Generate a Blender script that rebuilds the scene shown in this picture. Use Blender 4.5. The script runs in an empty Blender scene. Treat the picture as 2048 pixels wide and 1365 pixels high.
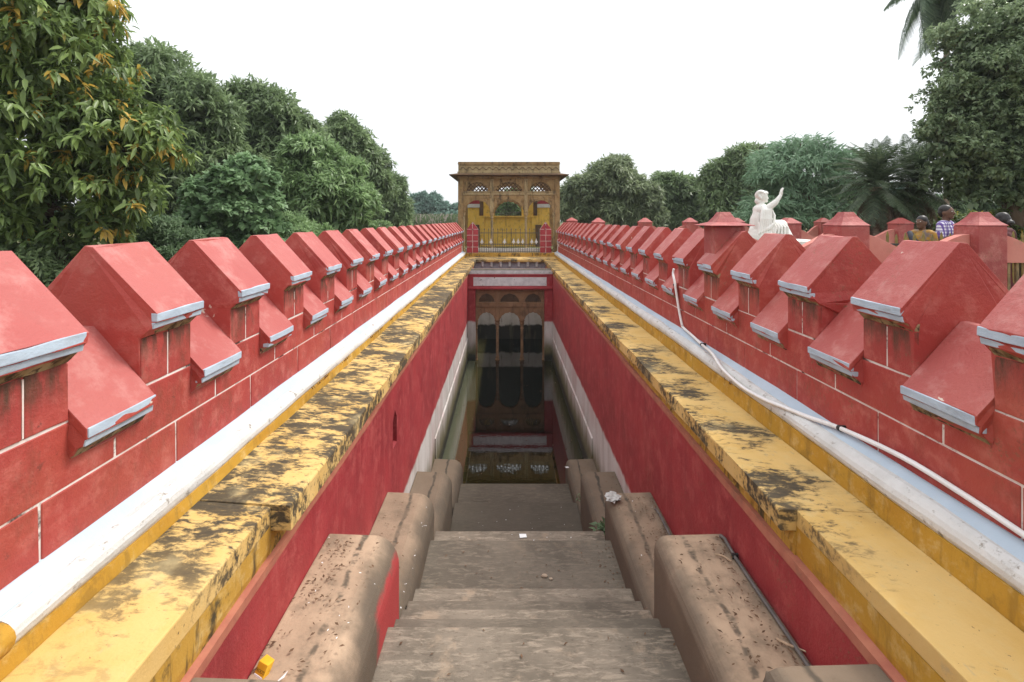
import bpy, bmesh, math, random
import numpy as np
from mathutils import Vector, Matrix, Euler

random.seed(7)
SC = bpy.context.scene
COL = SC.collection
F = 980.0                       # focal length in photograph pixels
CX, CY = 1012.0, 439.0          # vanishing point of the stepwell's axis
GZ = -1.5                       # garden ground, the eye is z = 0

# ------------------------------------------------------------------ camera, sky, sun, exposure
cam = bpy.data.cameras.new("camera")
cam.sensor_width = 36.0
cam.lens = F / 2048.0 * 36.0
cam.shift_x = (1024.0 - CX) / 2048.0
cam.shift_y = -(682.5 - CY) / 2048.0
cam.clip_start = 0.05
cam.clip_end = 2000.0
cam_o = bpy.data.objects.new("camera", cam)
cam_o.location = (0, 0, 0)
cam_o.rotation_euler = (math.radians(90), 0, 0)
COL.objects.link(cam_o)
SC.camera = cam_o

SUN_DIR = Vector((0.85, 0.30, 1.10)).normalized()
world = bpy.data.worlds.new("World")
SC.world = world
world.use_nodes = True
wn = world.node_tree
wn.nodes.clear()
w_out = wn.nodes.new("ShaderNodeOutputWorld")
w_bg = wn.nodes.new("ShaderNodeBackground")
w_sky = wn.nodes.new("ShaderNodeTexSky")
w_sky.sky_type = 'NISHITA'
w_sky.sun_disc = False
w_sky.sun_elevation = math.asin(SUN_DIR.z)
w_sky.sun_rotation = math.atan2(SUN_DIR.x, SUN_DIR.y)
w_sky.dust_density = 4.0
w_mix = wn.nodes.new("ShaderNodeMix")
w_mix.data_type = 'RGBA'
w_mix.inputs[0].default_value = 0.86          # an even white cloud deck over the sky
w_mix.inputs[7].default_value = (10.9, 11.1, 11.4, 1)
# overcast sky: a little brighter overhead than at the horizon, all round alike
w_tc = wn.nodes.new("ShaderNodeTexCoord")
w_sep = wn.nodes.new("ShaderNodeSeparateXYZ")
w_grad = wn.nodes.new("ShaderNodeMix")
w_grad.data_type = 'RGBA'
w_grad.inputs[6].default_value = (7.25, 7.5, 7.65, 1)
w_grad.inputs[7].default_value = (14.6, 14.8, 15.0, 1)
wn.links.new(w_tc.outputs["Generated"], w_sep.inputs[0])
wn.links.new(w_sep.outputs[2], w_grad.inputs[0])
wn.links.new(w_grad.outputs[2], w_mix.inputs[7])
wn.links.new(w_sky.outputs[0], w_mix.inputs[6])
wn.links.new(w_mix.outputs[2], w_bg.inputs[0])
w_bg.inputs[1].default_value = 0.10
wn.links.new(w_bg.outputs[0], w_out.inputs[0])

sun = bpy.data.lights.new("sun", 'SUN')
sun.energy = 2.2
sun.angle = math.radians(16)
sun.color = (1.0, 0.96, 0.9)
sun_o = bpy.data.objects.new("sun", sun)
sun_o.rotation_euler = SUN_DIR.to_track_quat('Z', 'Y').to_euler()
sun_o.location = (20, 20, 40)
COL.objects.link(sun_o)

SC.view_settings.view_transform = 'Standard'
SC.view_settings.look = 'None'
SC.view_settings.exposure = 0.58
SC.view_settings.gamma = 1.0
SC.view_settings.use_curve_mapping = False
SC.cycles.use_denoising = True
SC.cycles.max_bounces = 8
SC.cycles.diffuse_bounces = 4
SC.cycles.transparent_max_bounces = 8


# ------------------------------------------------------------------ helpers: placing
def P(px, py, y):
    """world point at depth y that the photograph shows at (px, py)"""
    return Vector(((px - CX) * y / F, y, -(py - CY) * y / F))


def onz(px, py, z):
    y = -z * F / (py - CY)
    return Vector(((px - CX) * y / F, y, z))


# ------------------------------------------------------------------ helpers: materials
class S:
    """a shader value with arithmetic"""
    def __init__(self, g, sock):
        self.g, self.s = g, sock

    def _op(self, op, b, rev=False):
        n = self.g.t.nodes.new("ShaderNodeMath")
        n.operation = op
        a, b = (b, self) if rev else (self, b)
        for i, v in enumerate((a, b)):
            if isinstance(v, S):
                self.g.t.links.new(v.s, n.inputs[i])
            else:
                n.inputs[i].default_value = v
        return S(self.g, n.outputs[0])

    def __add__(self, b): return self._op('ADD', b)
    __radd__ = __add__
    def __sub__(self, b): return self._op('SUBTRACT', b)
    def __rsub__(self, b): return self._op('SUBTRACT', b, True)
    def __mul__(self, b): return self._op('MULTIPLY', b)
    __rmul__ = __mul__
    def max(self, b): return self._op('MAXIMUM', b)
    def min(self, b): return self._op('MINIMUM', b)
    def abs(self): return self._op('ABSOLUTE', 0.0)
    def sin(self): return self._op('SINE', 0.0)
    def gt(self, b): return self._op('GREATER_THAN', b)
    def lt0(self): return self._op('LESS_THAN', 0.0)

    def ramp(self, lo, hi):
        n = self.g.t.nodes.new("ShaderNodeMapRange")
        n.interpolation_type = 'SMOOTHSTEP'
        n.inputs[1].default_value = lo
        n.inputs[2].default_value = hi
        flip = hi < lo
        if flip:
            n.inputs[1].default_value, n.inputs[2].default_value = hi, lo
            n.inputs[3].default_value, n.inputs[4].default_value = 1.0, 0.0
        self.g.t.links.new(self.s, n.inputs[0])
        return S(self.g, n.outputs[0])


class Mat:
    def __init__(self, name, rough=0.75, spec=0.3):
        self.m = bpy.data.materials.new(name)
        self.m.use_nodes = True
        self.t = self.m.node_tree
        self.bsdf = self.t.nodes["Principled BSDF"]
        self.out = self.t.nodes["Material Output"]
        self.bsdf.inputs["Roughness"].default_value = rough
        self.bsdf.inputs["Specular IOR Level"].default_value = spec
        g = self.t.nodes.new("ShaderNodeNewGeometry")
        self.pos = g.outputs["Position"]
        sp = self.t.nodes.new("ShaderNodeSeparateXYZ")
        self.t.links.new(self.pos, sp.inputs[0])
        self.x, self.y, self.z = (S(self, o) for o in sp.outputs)

    def noise(self, scale, stretch=None, detail=5, rough=0.6, off=0.0, dist=0.0):
        n = self.t.nodes.new("ShaderNodeTexNoise")
        n.inputs["Scale"].default_value = scale
        n.inputs["Detail"].default_value = detail
        n.inputs["Roughness"].default_value = rough
        n.inputs["Distortion"].default_value = dist
        mp = self.t.nodes.new("ShaderNodeMapping")
        if stretch:
            mp.inputs["Scale"].default_value = stretch
        mp.inputs["Location"].default_value = (off, off * 1.7, off * 0.6)
        self.t.links.new(self.pos, mp.inputs[0])
        self.t.links.new(mp.outputs[0], n.inputs["Vector"])
        return S(self, n.outputs[0])

    def voro(self, scale, stretch=None, feature='F1'):
        n = self.t.nodes.new("ShaderNodeTexVoronoi")
        n.feature = feature
        n.inputs["Scale"].default_value = scale
        mp = self.t.nodes.new("ShaderNodeMapping")
        if stretch:
            mp.inputs["Scale"].default_value = stretch
        self.t.links.new(self.pos, mp.inputs[0])
        self.t.links.new(mp.outputs[0], n.inputs["Vector"])
        return S(self, n.outputs[0])

    def attr(self, name):
        n = self.t.nodes.new("ShaderNodeAttribute")
        n.attribute_name = name
        return S(self, n.outputs["Fac"])

    def obj_random(self):
        n = self.t.nodes.new("ShaderNodeObjectInfo")
        return S(self, n.outputs["Random"])

    def mix(self, fac, a, b):
        n = self.t.nodes.new("ShaderNodeMix")
        n.data_type = 'RGBA'
        n.clamp_factor = True
        if isinstance(fac, S):
            self.t.links.new(fac.s, n.inputs[0])
        else:
            n.inputs[0].default_value = fac
        for i, v in ((6, a), (7, b)):
            if isinstance(v, S):
                self.t.links.new(v.s, n.inputs[i])
            else:
                n.inputs[i].default_value = (*v, 1)
        return S(self, n.outputs[2])

    def color(self, c):
        if isinstance(c, S):
            self.t.links.new(c.s, self.bsdf.inputs["Base Color"])
        else:
            self.bsdf.inputs["Base Color"].default_value = (*c, 1)
        return self

    def rough(self, v):
        self.t.links.new(v.s, self.bsdf.inputs["Roughness"])
        return self

    def bump(self, h, strength=0.4, dist=0.01):
        n = self.t.nodes.new("ShaderNodeBump")
        n.inputs["Strength"].default_value = strength
        n.inputs["Distance"].default_value = dist
        self.t.links.new(h.s, n.inputs["Height"])
        self.t.links.new(n.outputs[0], self.bsdf.inputs["Normal"])
        return self


def red_plaster(name, drip=None, base=(.41, .058, .044), pale=(.48, .13, .105), deep=(.32, .037, .031), stain=0.0, streak=0.0,
                orange=0.25, dado=None, chips=0.0):
    m = Mat(name, rough=0.62, spec=0.5)
    c = m.mix(m.noise(1.3, detail=3).ramp(.35, .68), base, deep)
    c = m.mix(m.noise(5.5, off=3, rough=.7).ramp(.46, .72) * 0.9, c, pale)
    c = m.mix(m.noise(.8, off=9).ramp(.5, .72) * orange, c, (.42, .11, .05))
    if streak:
        st = m.noise(7, stretch=(1, 1, .07), off=5, detail=4)
        c = m.mix(st.ramp(.52, .75) * streak, c, deep)
        c = m.mix(m.noise(9, stretch=(1, 1, .06), off=15, detail=4).ramp(.56, .74) * streak * .8, c, pale)
    if stain:
        d = m.noise(6, stretch=(1, 1, .45), off=2, rough=.75).ramp(.50, .72)
        c = m.mix(d * stain, c, (.085, .05, .025))
        d2 = m.noise(26, off=7, rough=.7).ramp(.60, .70) * m.noise(2.2, off=4).ramp(.45, .62)
        c = m.mix(d2 * min(1, stain * 1.2), c, (.05, .03, .02))
    if drip:
        # soot washed down from the moulding above, thinning out in streaks
        run = (m.z + (m.noise(14, stretch=(1, 1, .05), off=61, detail=4) - .5) * .34).ramp(drip[0], drip[1])
        c = m.mix(run * m.noise(11, stretch=(1, 1, .25), off=63, rough=.7).ramp(.34, .60) * .9, c, (.060, .035, .018))
    c = m.mix(m.noise(60, off=1, detail=2).ramp(.70, .78) * .55, c, (.14, .035, .03))
    grime = m.noise(2.4, off=51, rough=.6).ramp(.50, .68) * (m.x.gt(0) * .75 + .25)
    c = m.mix(m.noise(48, off=53, detail=4, rough=.7).ramp(.54, .66) * grime * .8, c, (.19, .095, .05))
    c = m.mix(m.noise(20, off=57, detail=5, rough=.75).ramp(.60, .70) * grime * .7, c, (.13, .10, .045))
    if chips:
        k = m.noise(7.5, off=21, rough=.5, dist=.6).ramp(.735, .75)
        c = m.mix(k * chips, c, (.62, .52, .44))
    if dado is not None:
        edge = m.z + (m.noise(4, off=6) - .5) * .16
        lim = edge.ramp(dado + .04, dado - .05)
        white = m.mix(m.noise(3, stretch=(1, 1, .2), off=8).ramp(.4, .75), (.60, .57, .55), (.40, .36, .33))
        white = m.mix(m.noise(3, stretch=(1, .5, .3), off=31).ramp(.45, .7) * .7, white, (.50, .36, .35))
        c = m.mix(lim, c, white)
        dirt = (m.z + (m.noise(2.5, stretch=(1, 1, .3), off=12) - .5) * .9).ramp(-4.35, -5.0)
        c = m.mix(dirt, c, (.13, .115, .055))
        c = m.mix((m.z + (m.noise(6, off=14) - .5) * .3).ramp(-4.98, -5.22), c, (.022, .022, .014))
    m.color(c)
    h = m.noise(70, detail=6, rough=.7) * .35 + m.noise(24, detail=5, rough=.65) * .4 + m.noise(5, off=3) * .9
    m.bump(h, .75, .016)
    return m.m


def yellow_plaster(name, algae=0.0, side=0.0, a=(.63, .425, .160), b_=(.58, .365, .110)):
    m = Mat(name, rough=0.8, spec=0.25)
    c = m.mix(m.noise(2.2).ramp(.35, .7), a, b_)
    c = m.mix(m.noise(9, off=4, rough=.7).ramp(.5, .75) * .7, c, (.60, .44, .19))
    c = m.mix(m.noise(14, off=8, stretch=(2, .6, 1)).ramp(.62, .74) * .45, c, (.42, .33, .20))
    if algae:
        # lichen that grew across the slab: dense beyond the notch, thinner towards the viewer
        reach = (m.y + (m.noise(1.3, off=2) - .5) * 1.2 - m.x.ramp(.1, -.1) * m.x.ramp(-1.3, -2.0) * .0 + m.x.ramp(.1, -.1) * .45).ramp(2.2, 3.2)
        big = m.noise(1.5, stretch=(.9, 1.15, 1), off=11, detail=6, rough=.62)
        fine = m.noise(17, stretch=(.55, 1.25, 1), off=3, detail=6, rough=.72, dist=.5)
        mid = m.noise(4.6, stretch=(.7, 1.2, 1), off=41, detail=6, rough=.7)
        right = m.x.gt(0)
        mask = (big * .42 + mid * .34 + fine * .42 + reach * .085 - right * .018 + m.x.ramp(.0, -.1) * .010 - right * m.x.ramp(1.9, 2.25) * .07).ramp(.622, .705) * reach.max(.30)
        soft = (big * .6 + mid * .4).ramp(.44, .64) * reach
        c = m.mix(soft * .42, c, (.20, .155, .085))
        c = m.mix(mask * (.72 + fine * .4), c, (.048, .040, .030))
        sp = m.noise(46, off=6, detail=3).ramp(.66, .72) * m.noise(4, off=17).ramp(.42, .6)
        c = m.mix(sp * .85, c, (.075, .055, .035))
        c = m.mix(m.noise(2.6, off=25).ramp(.55, .75) * reach * .5, c, (.62, .50, .26))
    if side:
        st = m.noise(9, stretch=(1, 1, .16), off=19, rough=.7)
        c = m.mix(st.ramp(.50, .66) * side, c, (.055, .04, .022))
        c = m.mix(m.noise(3.4, off=23, rough=.75).ramp(.54, .66) * side, c, (.05, .042, .025))
        c = m.mix(m.noise(30, off=29).ramp(.62, .70) * .4 * side, c, (.08, .06, .03))
    m.color(c)
    m.bump(m.noise(45, detail=6, rough=.7) * .7 + m.noise(8) * .7, .5, .01)
    return m.m


def simple(name, c1, c2, scale=4, rough=.75, spec=.3, bump=.3, bscale=40, stain=None, amt=.7, lo=.52, hi=.72, stretch=None,
           metallic=0.0, sscale=5):
    m = Mat(name, rough, spec)
    c = m.mix(m.noise(scale, stretch=stretch).ramp(.35, .68), c1, c2)
    if stain:
        c = m.mix(m.noise(sscale, off=5, rough=.7, stretch=stretch).ramp(lo, hi) * amt, c, stain)
    m.color(c)
    m.bsdf.inputs["Metallic"].default_value = metallic
    if bump:
        m.bump(m.noise(bscale, detail=5, rough=.65), bump, .008)
    return m.m


def leaf_mat(name, dark, light, young=None, young_at=.9, rough=.5, trans=.40):
    m = Mat(name, rough, .4)
    t = m.attr("tint")
    c = m.mix(t, dark, light)
    if young:
        c = m.mix(t.ramp(young_at, young_at + .03), c, young)
    m.color(c)
    tr = m.t.nodes.new("ShaderNodeBsdfTranslucent")
    m.t.links.new(c.s, tr.inputs[0])
    mx = m.t.nodes.new("ShaderNodeMixShader")
    mx.inputs[0].default_value = trans
    m.t.links.new(m.bsdf.outputs[0], mx.inputs[1])
    m.t.links.new(tr.outputs[0], mx.inputs[2])
    m.t.links.new(mx.outputs[0], m.out.inputs[0])
    return m.m


# ------------------------------------------------------------------ helpers: objects
def tag(o, label=None, cat=None, group=None, kind=None):
    for k, v in (("label", label), ("category", cat), ("group", group), ("kind", kind)):
        if v:
            o[k] = v
    return o


def thing(name, label, cat, loc=(0, 0, 0), rz=0.0, group=None):
    o = bpy.data.objects.new(name, None)
    o.empty_display_size = .2
    o.location = loc
    o.rotation_euler = (0, 0, rz)
    COL.objects.link(o)
    return tag(o, label, cat, group)


def link(name, me, parent=None, loc=(0, 0, 0)):
    o = bpy.data.objects.new(name, me)
    o.location = loc
    if parent is not None:
        o.parent = parent
    COL.objects.link(o)
    return o


def dup(o, loc=None, parent=None, deep=True):
    c = o.copy()
    if loc is not None:
        c.location = loc
    if parent is not None:
        c.parent = parent
    COL.objects.link(c)
    if deep:
        for ch in o.children:
            dup(ch, None, c)
    return c


class MB:
    """collects polygons for one mesh object"""
    def __init__(self):
        self.v, self.f, self.mi = [], [], []
        self.cur = 0

    def add(self, verts, faces):
        b = len(self.v)
        self.v += [tuple(p) for p in verts]
        for f in faces:
            self.f.append([b + i for i in f])
            self.mi.append(self.cur)
        return self

    def box(self, x0, x1, y0, y1, z0, z1):
        return self.add([(x, y, z) for x in (x0, x1) for y in (y0, y1) for z in (z0, z1)],
                        [(0, 1, 3, 2), (4, 6, 7, 5), (0, 4, 5, 1), (2, 3, 7, 6), (0, 2, 6, 4), (1, 5, 7, 3)])

    def prism(self, pts, a, b, axis='y', seg=1, jit=None):
        """2D polygon extruded along an axis; y: pts are (x, z), x: pts are (y, z), z: pts are (x, y)"""
        n = len(pts)
        V = []
        for k in range(seg + 1):
            t = a + (b - a) * k / seg
            for i, (p, q) in enumerate(pts):
                if jit:
                    dp, dq = jit(i, t)
                    p, q = p + dp, q + dq
                V.append({'y': (p, t, q), 'x': (t, p, q), 'z': (p, q, t)}[axis])
        Fs = [list(range(n)), list(range(seg * n, seg * n + n))[::-1]]
        for k in range(seg):
            for i in range(n):
                j = (i + 1) % n
                Fs.append((k * n + i, k * n + j, k * n + n + j, k * n + n + i))
        return self.add(V, Fs)

    def lathe(self, prof, cx, cy, n=12, sq=False):
        """profile of (r, z) turned about the vertical through (cx, cy)"""
        V, Fs = [], []
        for r, z in prof:
            for k in range(n):
                a = 2 * math.pi * (k + (.5 if sq else 0)) / n
                V.append((cx + r * math.cos(a), cy + r * math.sin(a), z))
        for i in range(len(prof) - 1):
            for k in range(n):
                j = (k + 1) % n
                Fs.append((i * n + k, i * n + j, i * n + n + j, i * n + n + k))
        Fs.append(list(range(n))[::-1])
        Fs.append(list(range((len(prof) - 1) * n, len(prof) * n)))
        return self.add(V, Fs)

    def tube(self, pts, r, n=8):
        pts = [Vector(p) for p in pts]
        rs = r if isinstance(r, (list, tuple)) else [r] * len(pts)
        V, Fs = [], []
        up = Vector((0, 0, 1))
        for i, p in enumerate(pts):
            d = (pts[min(i + 1, len(pts) - 1)] - pts[max(i - 1, 0)]).normalized()
            s = d.cross(up)
            if s.length < .05:
                s = d.cross(Vector((0, 1, 0)))
            s.normalize()
            u = s.cross(d)
            for k in range(n):
                a = 2 * math.pi * k / n
                V.append(p + (s * math.cos(a) + u * math.sin(a)) * rs[i])
        for i in range(len(pts) - 1):
            for k in range(n):
                j = (k + 1) % n
                Fs.append((i * n + k, i * n + j, i * n + n + j, i * n + n + k))
        Fs.append(list(range(n))[::-1])
        Fs.append(list(range((len(pts) - 1) * n, len(pts) * n)))
        return self.add(V, Fs)

    def ball(self, c, r, n=10, m=6):
        c = Vector(c)
        r = Vector(r) if isinstance(r, (tuple, list, Vector)) else Vector((r, r, r))
        V = [c + Vector((0, 0, r.z)), c - Vector((0, 0, r.z))]
        for i in range(1, m):
            t = math.pi * i / m
            for k in range(n):
                a = 2 * math.pi * k / n
                V.append(c + Vector((r.x * math.sin(t) * math.cos(a), r.y * math.sin(t) * math.sin(a), r.z * math.cos(t))))
        Fs = []
        for k in range(n):
            j = (k + 1) % n
            Fs.append((0, 2 + k, 2 + j))
            Fs.append((1, 2 + (m - 2) * n + j, 2 + (m - 2) * n + k))
            for i in range(m - 2):
                Fs.append((2 + i * n + k, 2 + i * n + n + k, 2 + i * n + n + j, 2 + i * n + j))
        return self.add(V, Fs)

    def capsule(self, a, b, ra, rb, n=10):
        self.tube([a, b], [ra, rb], n)
        self.ball(a, ra * .995, n, 6)
        self.ball(b, rb * .995, n, 6)
        return self

    def mesh(self, name, mats, bevel=0.0, seg=2, smooth=False, jitter=0.0, angle=25, origin=(0, 0, 0)):
        me = bpy.data.meshes.new(name)
        bm = bmesh.new()
        ox, oy, oz = origin
        vs = [bm.verts.new((x - ox, y - oy, z - oz)) for x, y, z in self.v]
        for f, mi in zip(self.f, self.mi):
            try:
                bf = bm.faces.new([vs[i] for i in f])
                bf.material_index = mi
            except ValueError:
                pass
        bmesh.ops.remove_doubles(bm, verts=bm.verts, dist=1e-5)
        bmesh.ops.recalc_face_normals(bm, faces=bm.faces)
        if jitter:
            for v in bm.verts:
                v.co += Vector((random.uniform(-1, 1), random.uniform(-1, 1), random.uniform(-1, 1))) * jitter
        if bevel:
            es = [e for e in bm.edges if len(e.link_faces) == 2 and e.calc_face_angle(0) > math.radians(angle)]
            bmesh.ops.bevel(bm, geom=es, offset=bevel, segments=seg, affect='EDGES', profile=.6, clamp_overlap=True)
        if smooth:
            for f in bm.faces:
                f.smooth = True
        bm.to_mesh(me)
        bm.free()
        for m in (mats if isinstance(mats, (list, tuple)) else [mats]):
            me.materials.append(m)
        return me

    def build(self, name, mats, parent=None, loc=None, **kw):
        """verts are in the parent's frame; loc moves the object's origin there"""
        o_ = loc or (0, 0, 0)
        return link(name, self.mesh(name, mats, origin=o_, **kw), parent, o_)


def fast_mesh(name, V, Q, mat, tint=None, smooth=False):
    """numpy verts (n,3) and faces (m,k) to a mesh"""
    me = bpy.data.meshes.new(name)
    V = np.asarray(V, np.float32)
    Q = np.asarray(Q, np.int32)
    m, k = Q.shape
    me.vertices.add(len(V))
    me.vertices.foreach_set("co", V.ravel())
    me.loops.add(m * k)
    me.loops.foreach_set("vertex_index", Q.ravel())
    me.polygons.add(m)
    me.polygons.foreach_set("loop_start", np.arange(0, m * k, k, dtype=np.int32))
    if tint is not None:
        a = me.attributes.new("tint", 'FLOAT', 'FACE')
        a.data.foreach_set("value", np.asarray(tint, np.float32))
    if smooth:
        me.polygons.foreach_set("use_smooth", np.ones(m, bool))
    me.update(calc_edges=True)
    me.validate()
    me.materials.append(mat)
    return me


def arch(x0, x1, zs, za, n=24, lobes=0, depth=.03):
    """points of an arch from (x0, zs) up to the apex za and down to (x1, zs); lobes gives it a cusped edge"""
    cx, w = (x0 + x1) / 2, (x1 - x0) / 2
    pts = []
    for i in range(n + 1):
        a = math.pi * (1 - i / n)
        r = 1.0
        if lobes:
            r = 1 - depth * abs(math.cos(lobes * a)) ** .7 * (math.sin(a) ** .3 if 0 < i < n else 0)
        pts.append((cx + w * r * math.cos(a), zs + (za - zs) * r * math.sin(a)))
    return pts


def arch_panel(mb, x0, x1, ztop, pts, y0, y1):
    """slab from pts[0]'s level to ztop between x0 and x1 with the arch cut out of its foot, as quads column by column"""
    zs = pts[0][1]
    if pts[0][0] > x0 + 1e-4:
        mb.box(x0, pts[0][0], y0, y1, zs, ztop)
    if pts[-1][0] < x1 - 1e-4:
        mb.box(pts[-1][0], x1, y0, y1, zs, ztop)
    V, Fs = [], []
    for (x, z) in pts:
        V += [(x, y0, z), (x, y0, ztop), (x, y1, z), (x, y1, ztop)]
    for i in range(len(pts) - 1):
        a, b = 4 * i, 4 * i + 4
        Fs += [(a, b, b + 1, a + 1), (a + 2, a + 3, b + 3, b + 2), (a, a + 2, b + 2, b), (a + 1, b + 1, b + 3, a + 3)]
    mb.add(V, Fs)


def remesh_obj(name, mb, mat, parent=None, voxel=.015, loc=None, smooth_it=3, disp=None):
    """fuse overlapping closed shapes into one continuous skin"""
    o_ = loc or (0, 0, 0)
    me = mb.mesh(name + "_source", mat, origin=o_)
    o = bpy.data.objects.new(name, me)
    COL.objects.link(o)
    r = o.modifiers.new("remesh", 'REMESH')
    r.mode = 'VOXEL'
    r.voxel_size = voxel
    s = o.modifiers.new("smooth", 'SMOOTH')
    s.iterations = smooth_it
    s.factor = .5
    dg = bpy.context.evaluated_depsgraph_get()
    me2 = bpy.data.meshes.new_from_object(o.evaluated_get(dg))
    me2.name = name
    o.modifiers.clear()
    o.data = me2
    bpy.data.meshes.remove(me)
    if not me2.materials:
        me2.materials.append(mat)
    me2.polygons.foreach_set("use_smooth", np.ones(len(me2.polygons), bool))
    o.location = o_
    if parent is not None:
        o.parent = parent
    return o
HAZE = 0.0006

# ------------------------------------------------------------------ materials
M = {}
M['red'] = red_plaster("red_plaster", chips=1.0)
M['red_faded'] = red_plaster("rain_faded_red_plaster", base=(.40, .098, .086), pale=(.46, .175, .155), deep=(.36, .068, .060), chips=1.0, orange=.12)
M['red_brick'] = red_plaster("red_painted_brick", base=(.39, .051, .039), stain=.35, orange=.3)
M['red_merlon_brick'] = red_plaster("red_weathered_brick", base=(.38, .055, .045), stain=.6, orange=.35, drip=(-.90, -.68))
M['red_wall'] = red_plaster("red_retaining_plaster", base=(.34, .030, .036), pale=(.42, .075, .072), deep=(.245, .018, .024),
                            streak=.65, orange=.08, dado=-3.88)
M['red_flat'] = red_plaster("red_gloss_paint", base=(.36, .030, .040), pale=(.40, .05, .055), deep=(.27, .022, .03), orange=.0)
M['red_fence'] = red_plaster("red_fence_plaster", base=(.37, .075, .065), pale=(.46, .16, .14), deep=(.28, .045, .045), stain=.2)
M['pink'] = simple("faded_pink_plaster", (.56, .22, .18), (.50, .17, .14), 3, stain=(.30, .18, .13), amt=.4)
M['terracotta'] = simple("terracotta_edge", (.42, .16, .10), (.36, .12, .08), 8, stain=(.16, .09, .06), amt=.5)
M['frieze_dim_cap'] = simple('dimmed_frieze_top', (.16, .14, .11), (.08, .07, .055), 6)  # dark colour that keeps the lit top of the frieze dim
M['bracket_wall'] = simple('grey_lime_wall', (.34, .33, .36), (.26, .25, .27), 6, stain=(.12, .11, .10), amt=.6)
M['mortar'] = simple("white_painted_joint", (.74, .69, .65), (.62, .52, .47), 6, stain=(.09, .05, .04), amt=1.0, lo=.53, hi=.64, sscale=4)
M['bluegrey'] = simple("blue_grey_paint", (.44, .53, .62), (.36, .43, .51), 5, bump=.5, stain=(.20, .20, .19), amt=.5, stretch=(1, 1, 3))
M['bed'] = simple("stained_bed_mould", (.34, .27, .15), (.14, .095, .04), 9, bump=.8, stain=(.035, .025, .015), amt=.95, lo=.46, hi=.6, sscale=14)
M['paleblue'] = simple("pale_blue_paint", (.47, .555, .64), (.42, .505, .59), 3, stain=(.48, .50, .50), amt=.5)
M['white'] = simple("white_lime_paint", (.64, .64, .63), (.56, .56, .545), 5, bump=.7, stain=(.20, .17, .13), amt=.85, lo=.57, hi=.70, sscale=13)
M['white_dirty'] = simple("dirty_white_paint", (.62, .62, .62), (.48, .48, .49), 5, stain=(.10, .09, .08), amt=.9, lo=.6, hi=.7, sscale=7)
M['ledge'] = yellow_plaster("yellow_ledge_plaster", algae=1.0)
M['riser'] = yellow_plaster("yellow_riser_plaster", side=.30, a=(.47, .265, .035), b_=(.42, .22, .025))  # ledge yellow deepened: shade of the upright face put into the colour
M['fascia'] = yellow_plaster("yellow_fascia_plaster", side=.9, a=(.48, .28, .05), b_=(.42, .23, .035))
M['yellow'] = yellow_plaster("yellow_wall_plaster", side=.35, a=(.72, .47, .085), b_=(.66, .41, .07))
cm_ = Mat("worn_grey_concrete", .85, .25)
cc_ = cm_.mix(cm_.noise(1.3).ramp(.35, .68), (.225, .184, .142), (.112, .091, .069))
cc_ = cm_.mix(cm_.noise(11, stretch=(.55, 2.2, 1), off=5, rough=.75, dist=.6).ramp(.47, .66) * .8, cc_, (.33, .268, .205))
cc_ = cm_.mix(cm_.noise(34, stretch=(.5, 1.6, 1), off=8, rough=.7).ramp(.52, .68) * .55, cc_, (.085, .066, .05))
cc_ = cm_.mix(cm_.noise(3.2, off=19, rough=.7).ramp(.56, .68) * .6, cc_, (.34, .255, .18))
cc_ = cm_.mix(cm_.obj_random().ramp(.1, .9) * .55, cc_, (.095, .078, .060))
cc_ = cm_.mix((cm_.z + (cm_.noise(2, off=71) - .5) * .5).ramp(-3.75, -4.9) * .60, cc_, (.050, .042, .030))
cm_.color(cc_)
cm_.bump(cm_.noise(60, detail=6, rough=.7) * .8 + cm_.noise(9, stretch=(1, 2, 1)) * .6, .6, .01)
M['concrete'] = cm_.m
M['stone'] = None


def cheek_material():
    m = Mat("sandy_cement", .85, .2)
    c = m.mix(m.noise(2.2).ramp(.35, .7), (.46, .325, .222), (.345, .240, .163))
    # wet black algae along the rounded inner edge and the drip line under the ledge
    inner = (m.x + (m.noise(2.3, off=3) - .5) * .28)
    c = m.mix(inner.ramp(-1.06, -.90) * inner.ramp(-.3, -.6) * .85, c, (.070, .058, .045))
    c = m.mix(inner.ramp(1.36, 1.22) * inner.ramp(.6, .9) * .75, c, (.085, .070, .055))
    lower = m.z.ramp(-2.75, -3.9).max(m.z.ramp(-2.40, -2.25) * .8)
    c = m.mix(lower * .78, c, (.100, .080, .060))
    wob = (m.noise(1.7, off=8, detail=2) - .5) * .12 + (m.noise(9, off=5, detail=3) - .5) * .05
    dots = m.noise(11, stretch=(.6, 1, .0), off=2, detail=3, rough=.7).ramp(.38, .58)
    for x0 in (-1.15, 1.435):
        d = ((m.x + wob - x0).abs() - (m.noise(7, off=33, detail=2) - .5) * .04).ramp(.030, .006)
        c = m.mix(d * (dots * .85).max(lower) * .92, c, (.055, .048, .038))
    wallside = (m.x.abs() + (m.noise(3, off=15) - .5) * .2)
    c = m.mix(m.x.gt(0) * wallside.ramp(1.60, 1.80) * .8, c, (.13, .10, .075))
    c = m.mix(m.noise(3.1, off=41, rough=.7).ramp(.45, .68) * .6, c, (.150, .112, .078))
    c = m.mix(m.noise(34, off=9, rough=.7).ramp(.66, .72) * .7, c, (.085, .05, .035))
    c = m.mix(m.noise(11, off=13, rough=.7).ramp(.60, .72) * .5, c, (.20, .13, .085))
    edge = (m.noise(9, off=81, rough=.7) - .5) * .22
    patch = m.x.ramp(-.915, -.895) * m.x.lt0() * (m.y + edge).ramp(3.30, 3.42) * (m.z + edge).ramp(-2.66, -2.76) * m.y.ramp(4.2, 4.1)
    c = m.mix(patch * .95, c, (.36, .045, .045))
    m.color(c)
    m.bump(m.noise(50, detail=6, rough=.7) * .8 + m.noise(7) * .5, .5, .01)
    return m.m


M['cheek'] = cheek_material()


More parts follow.
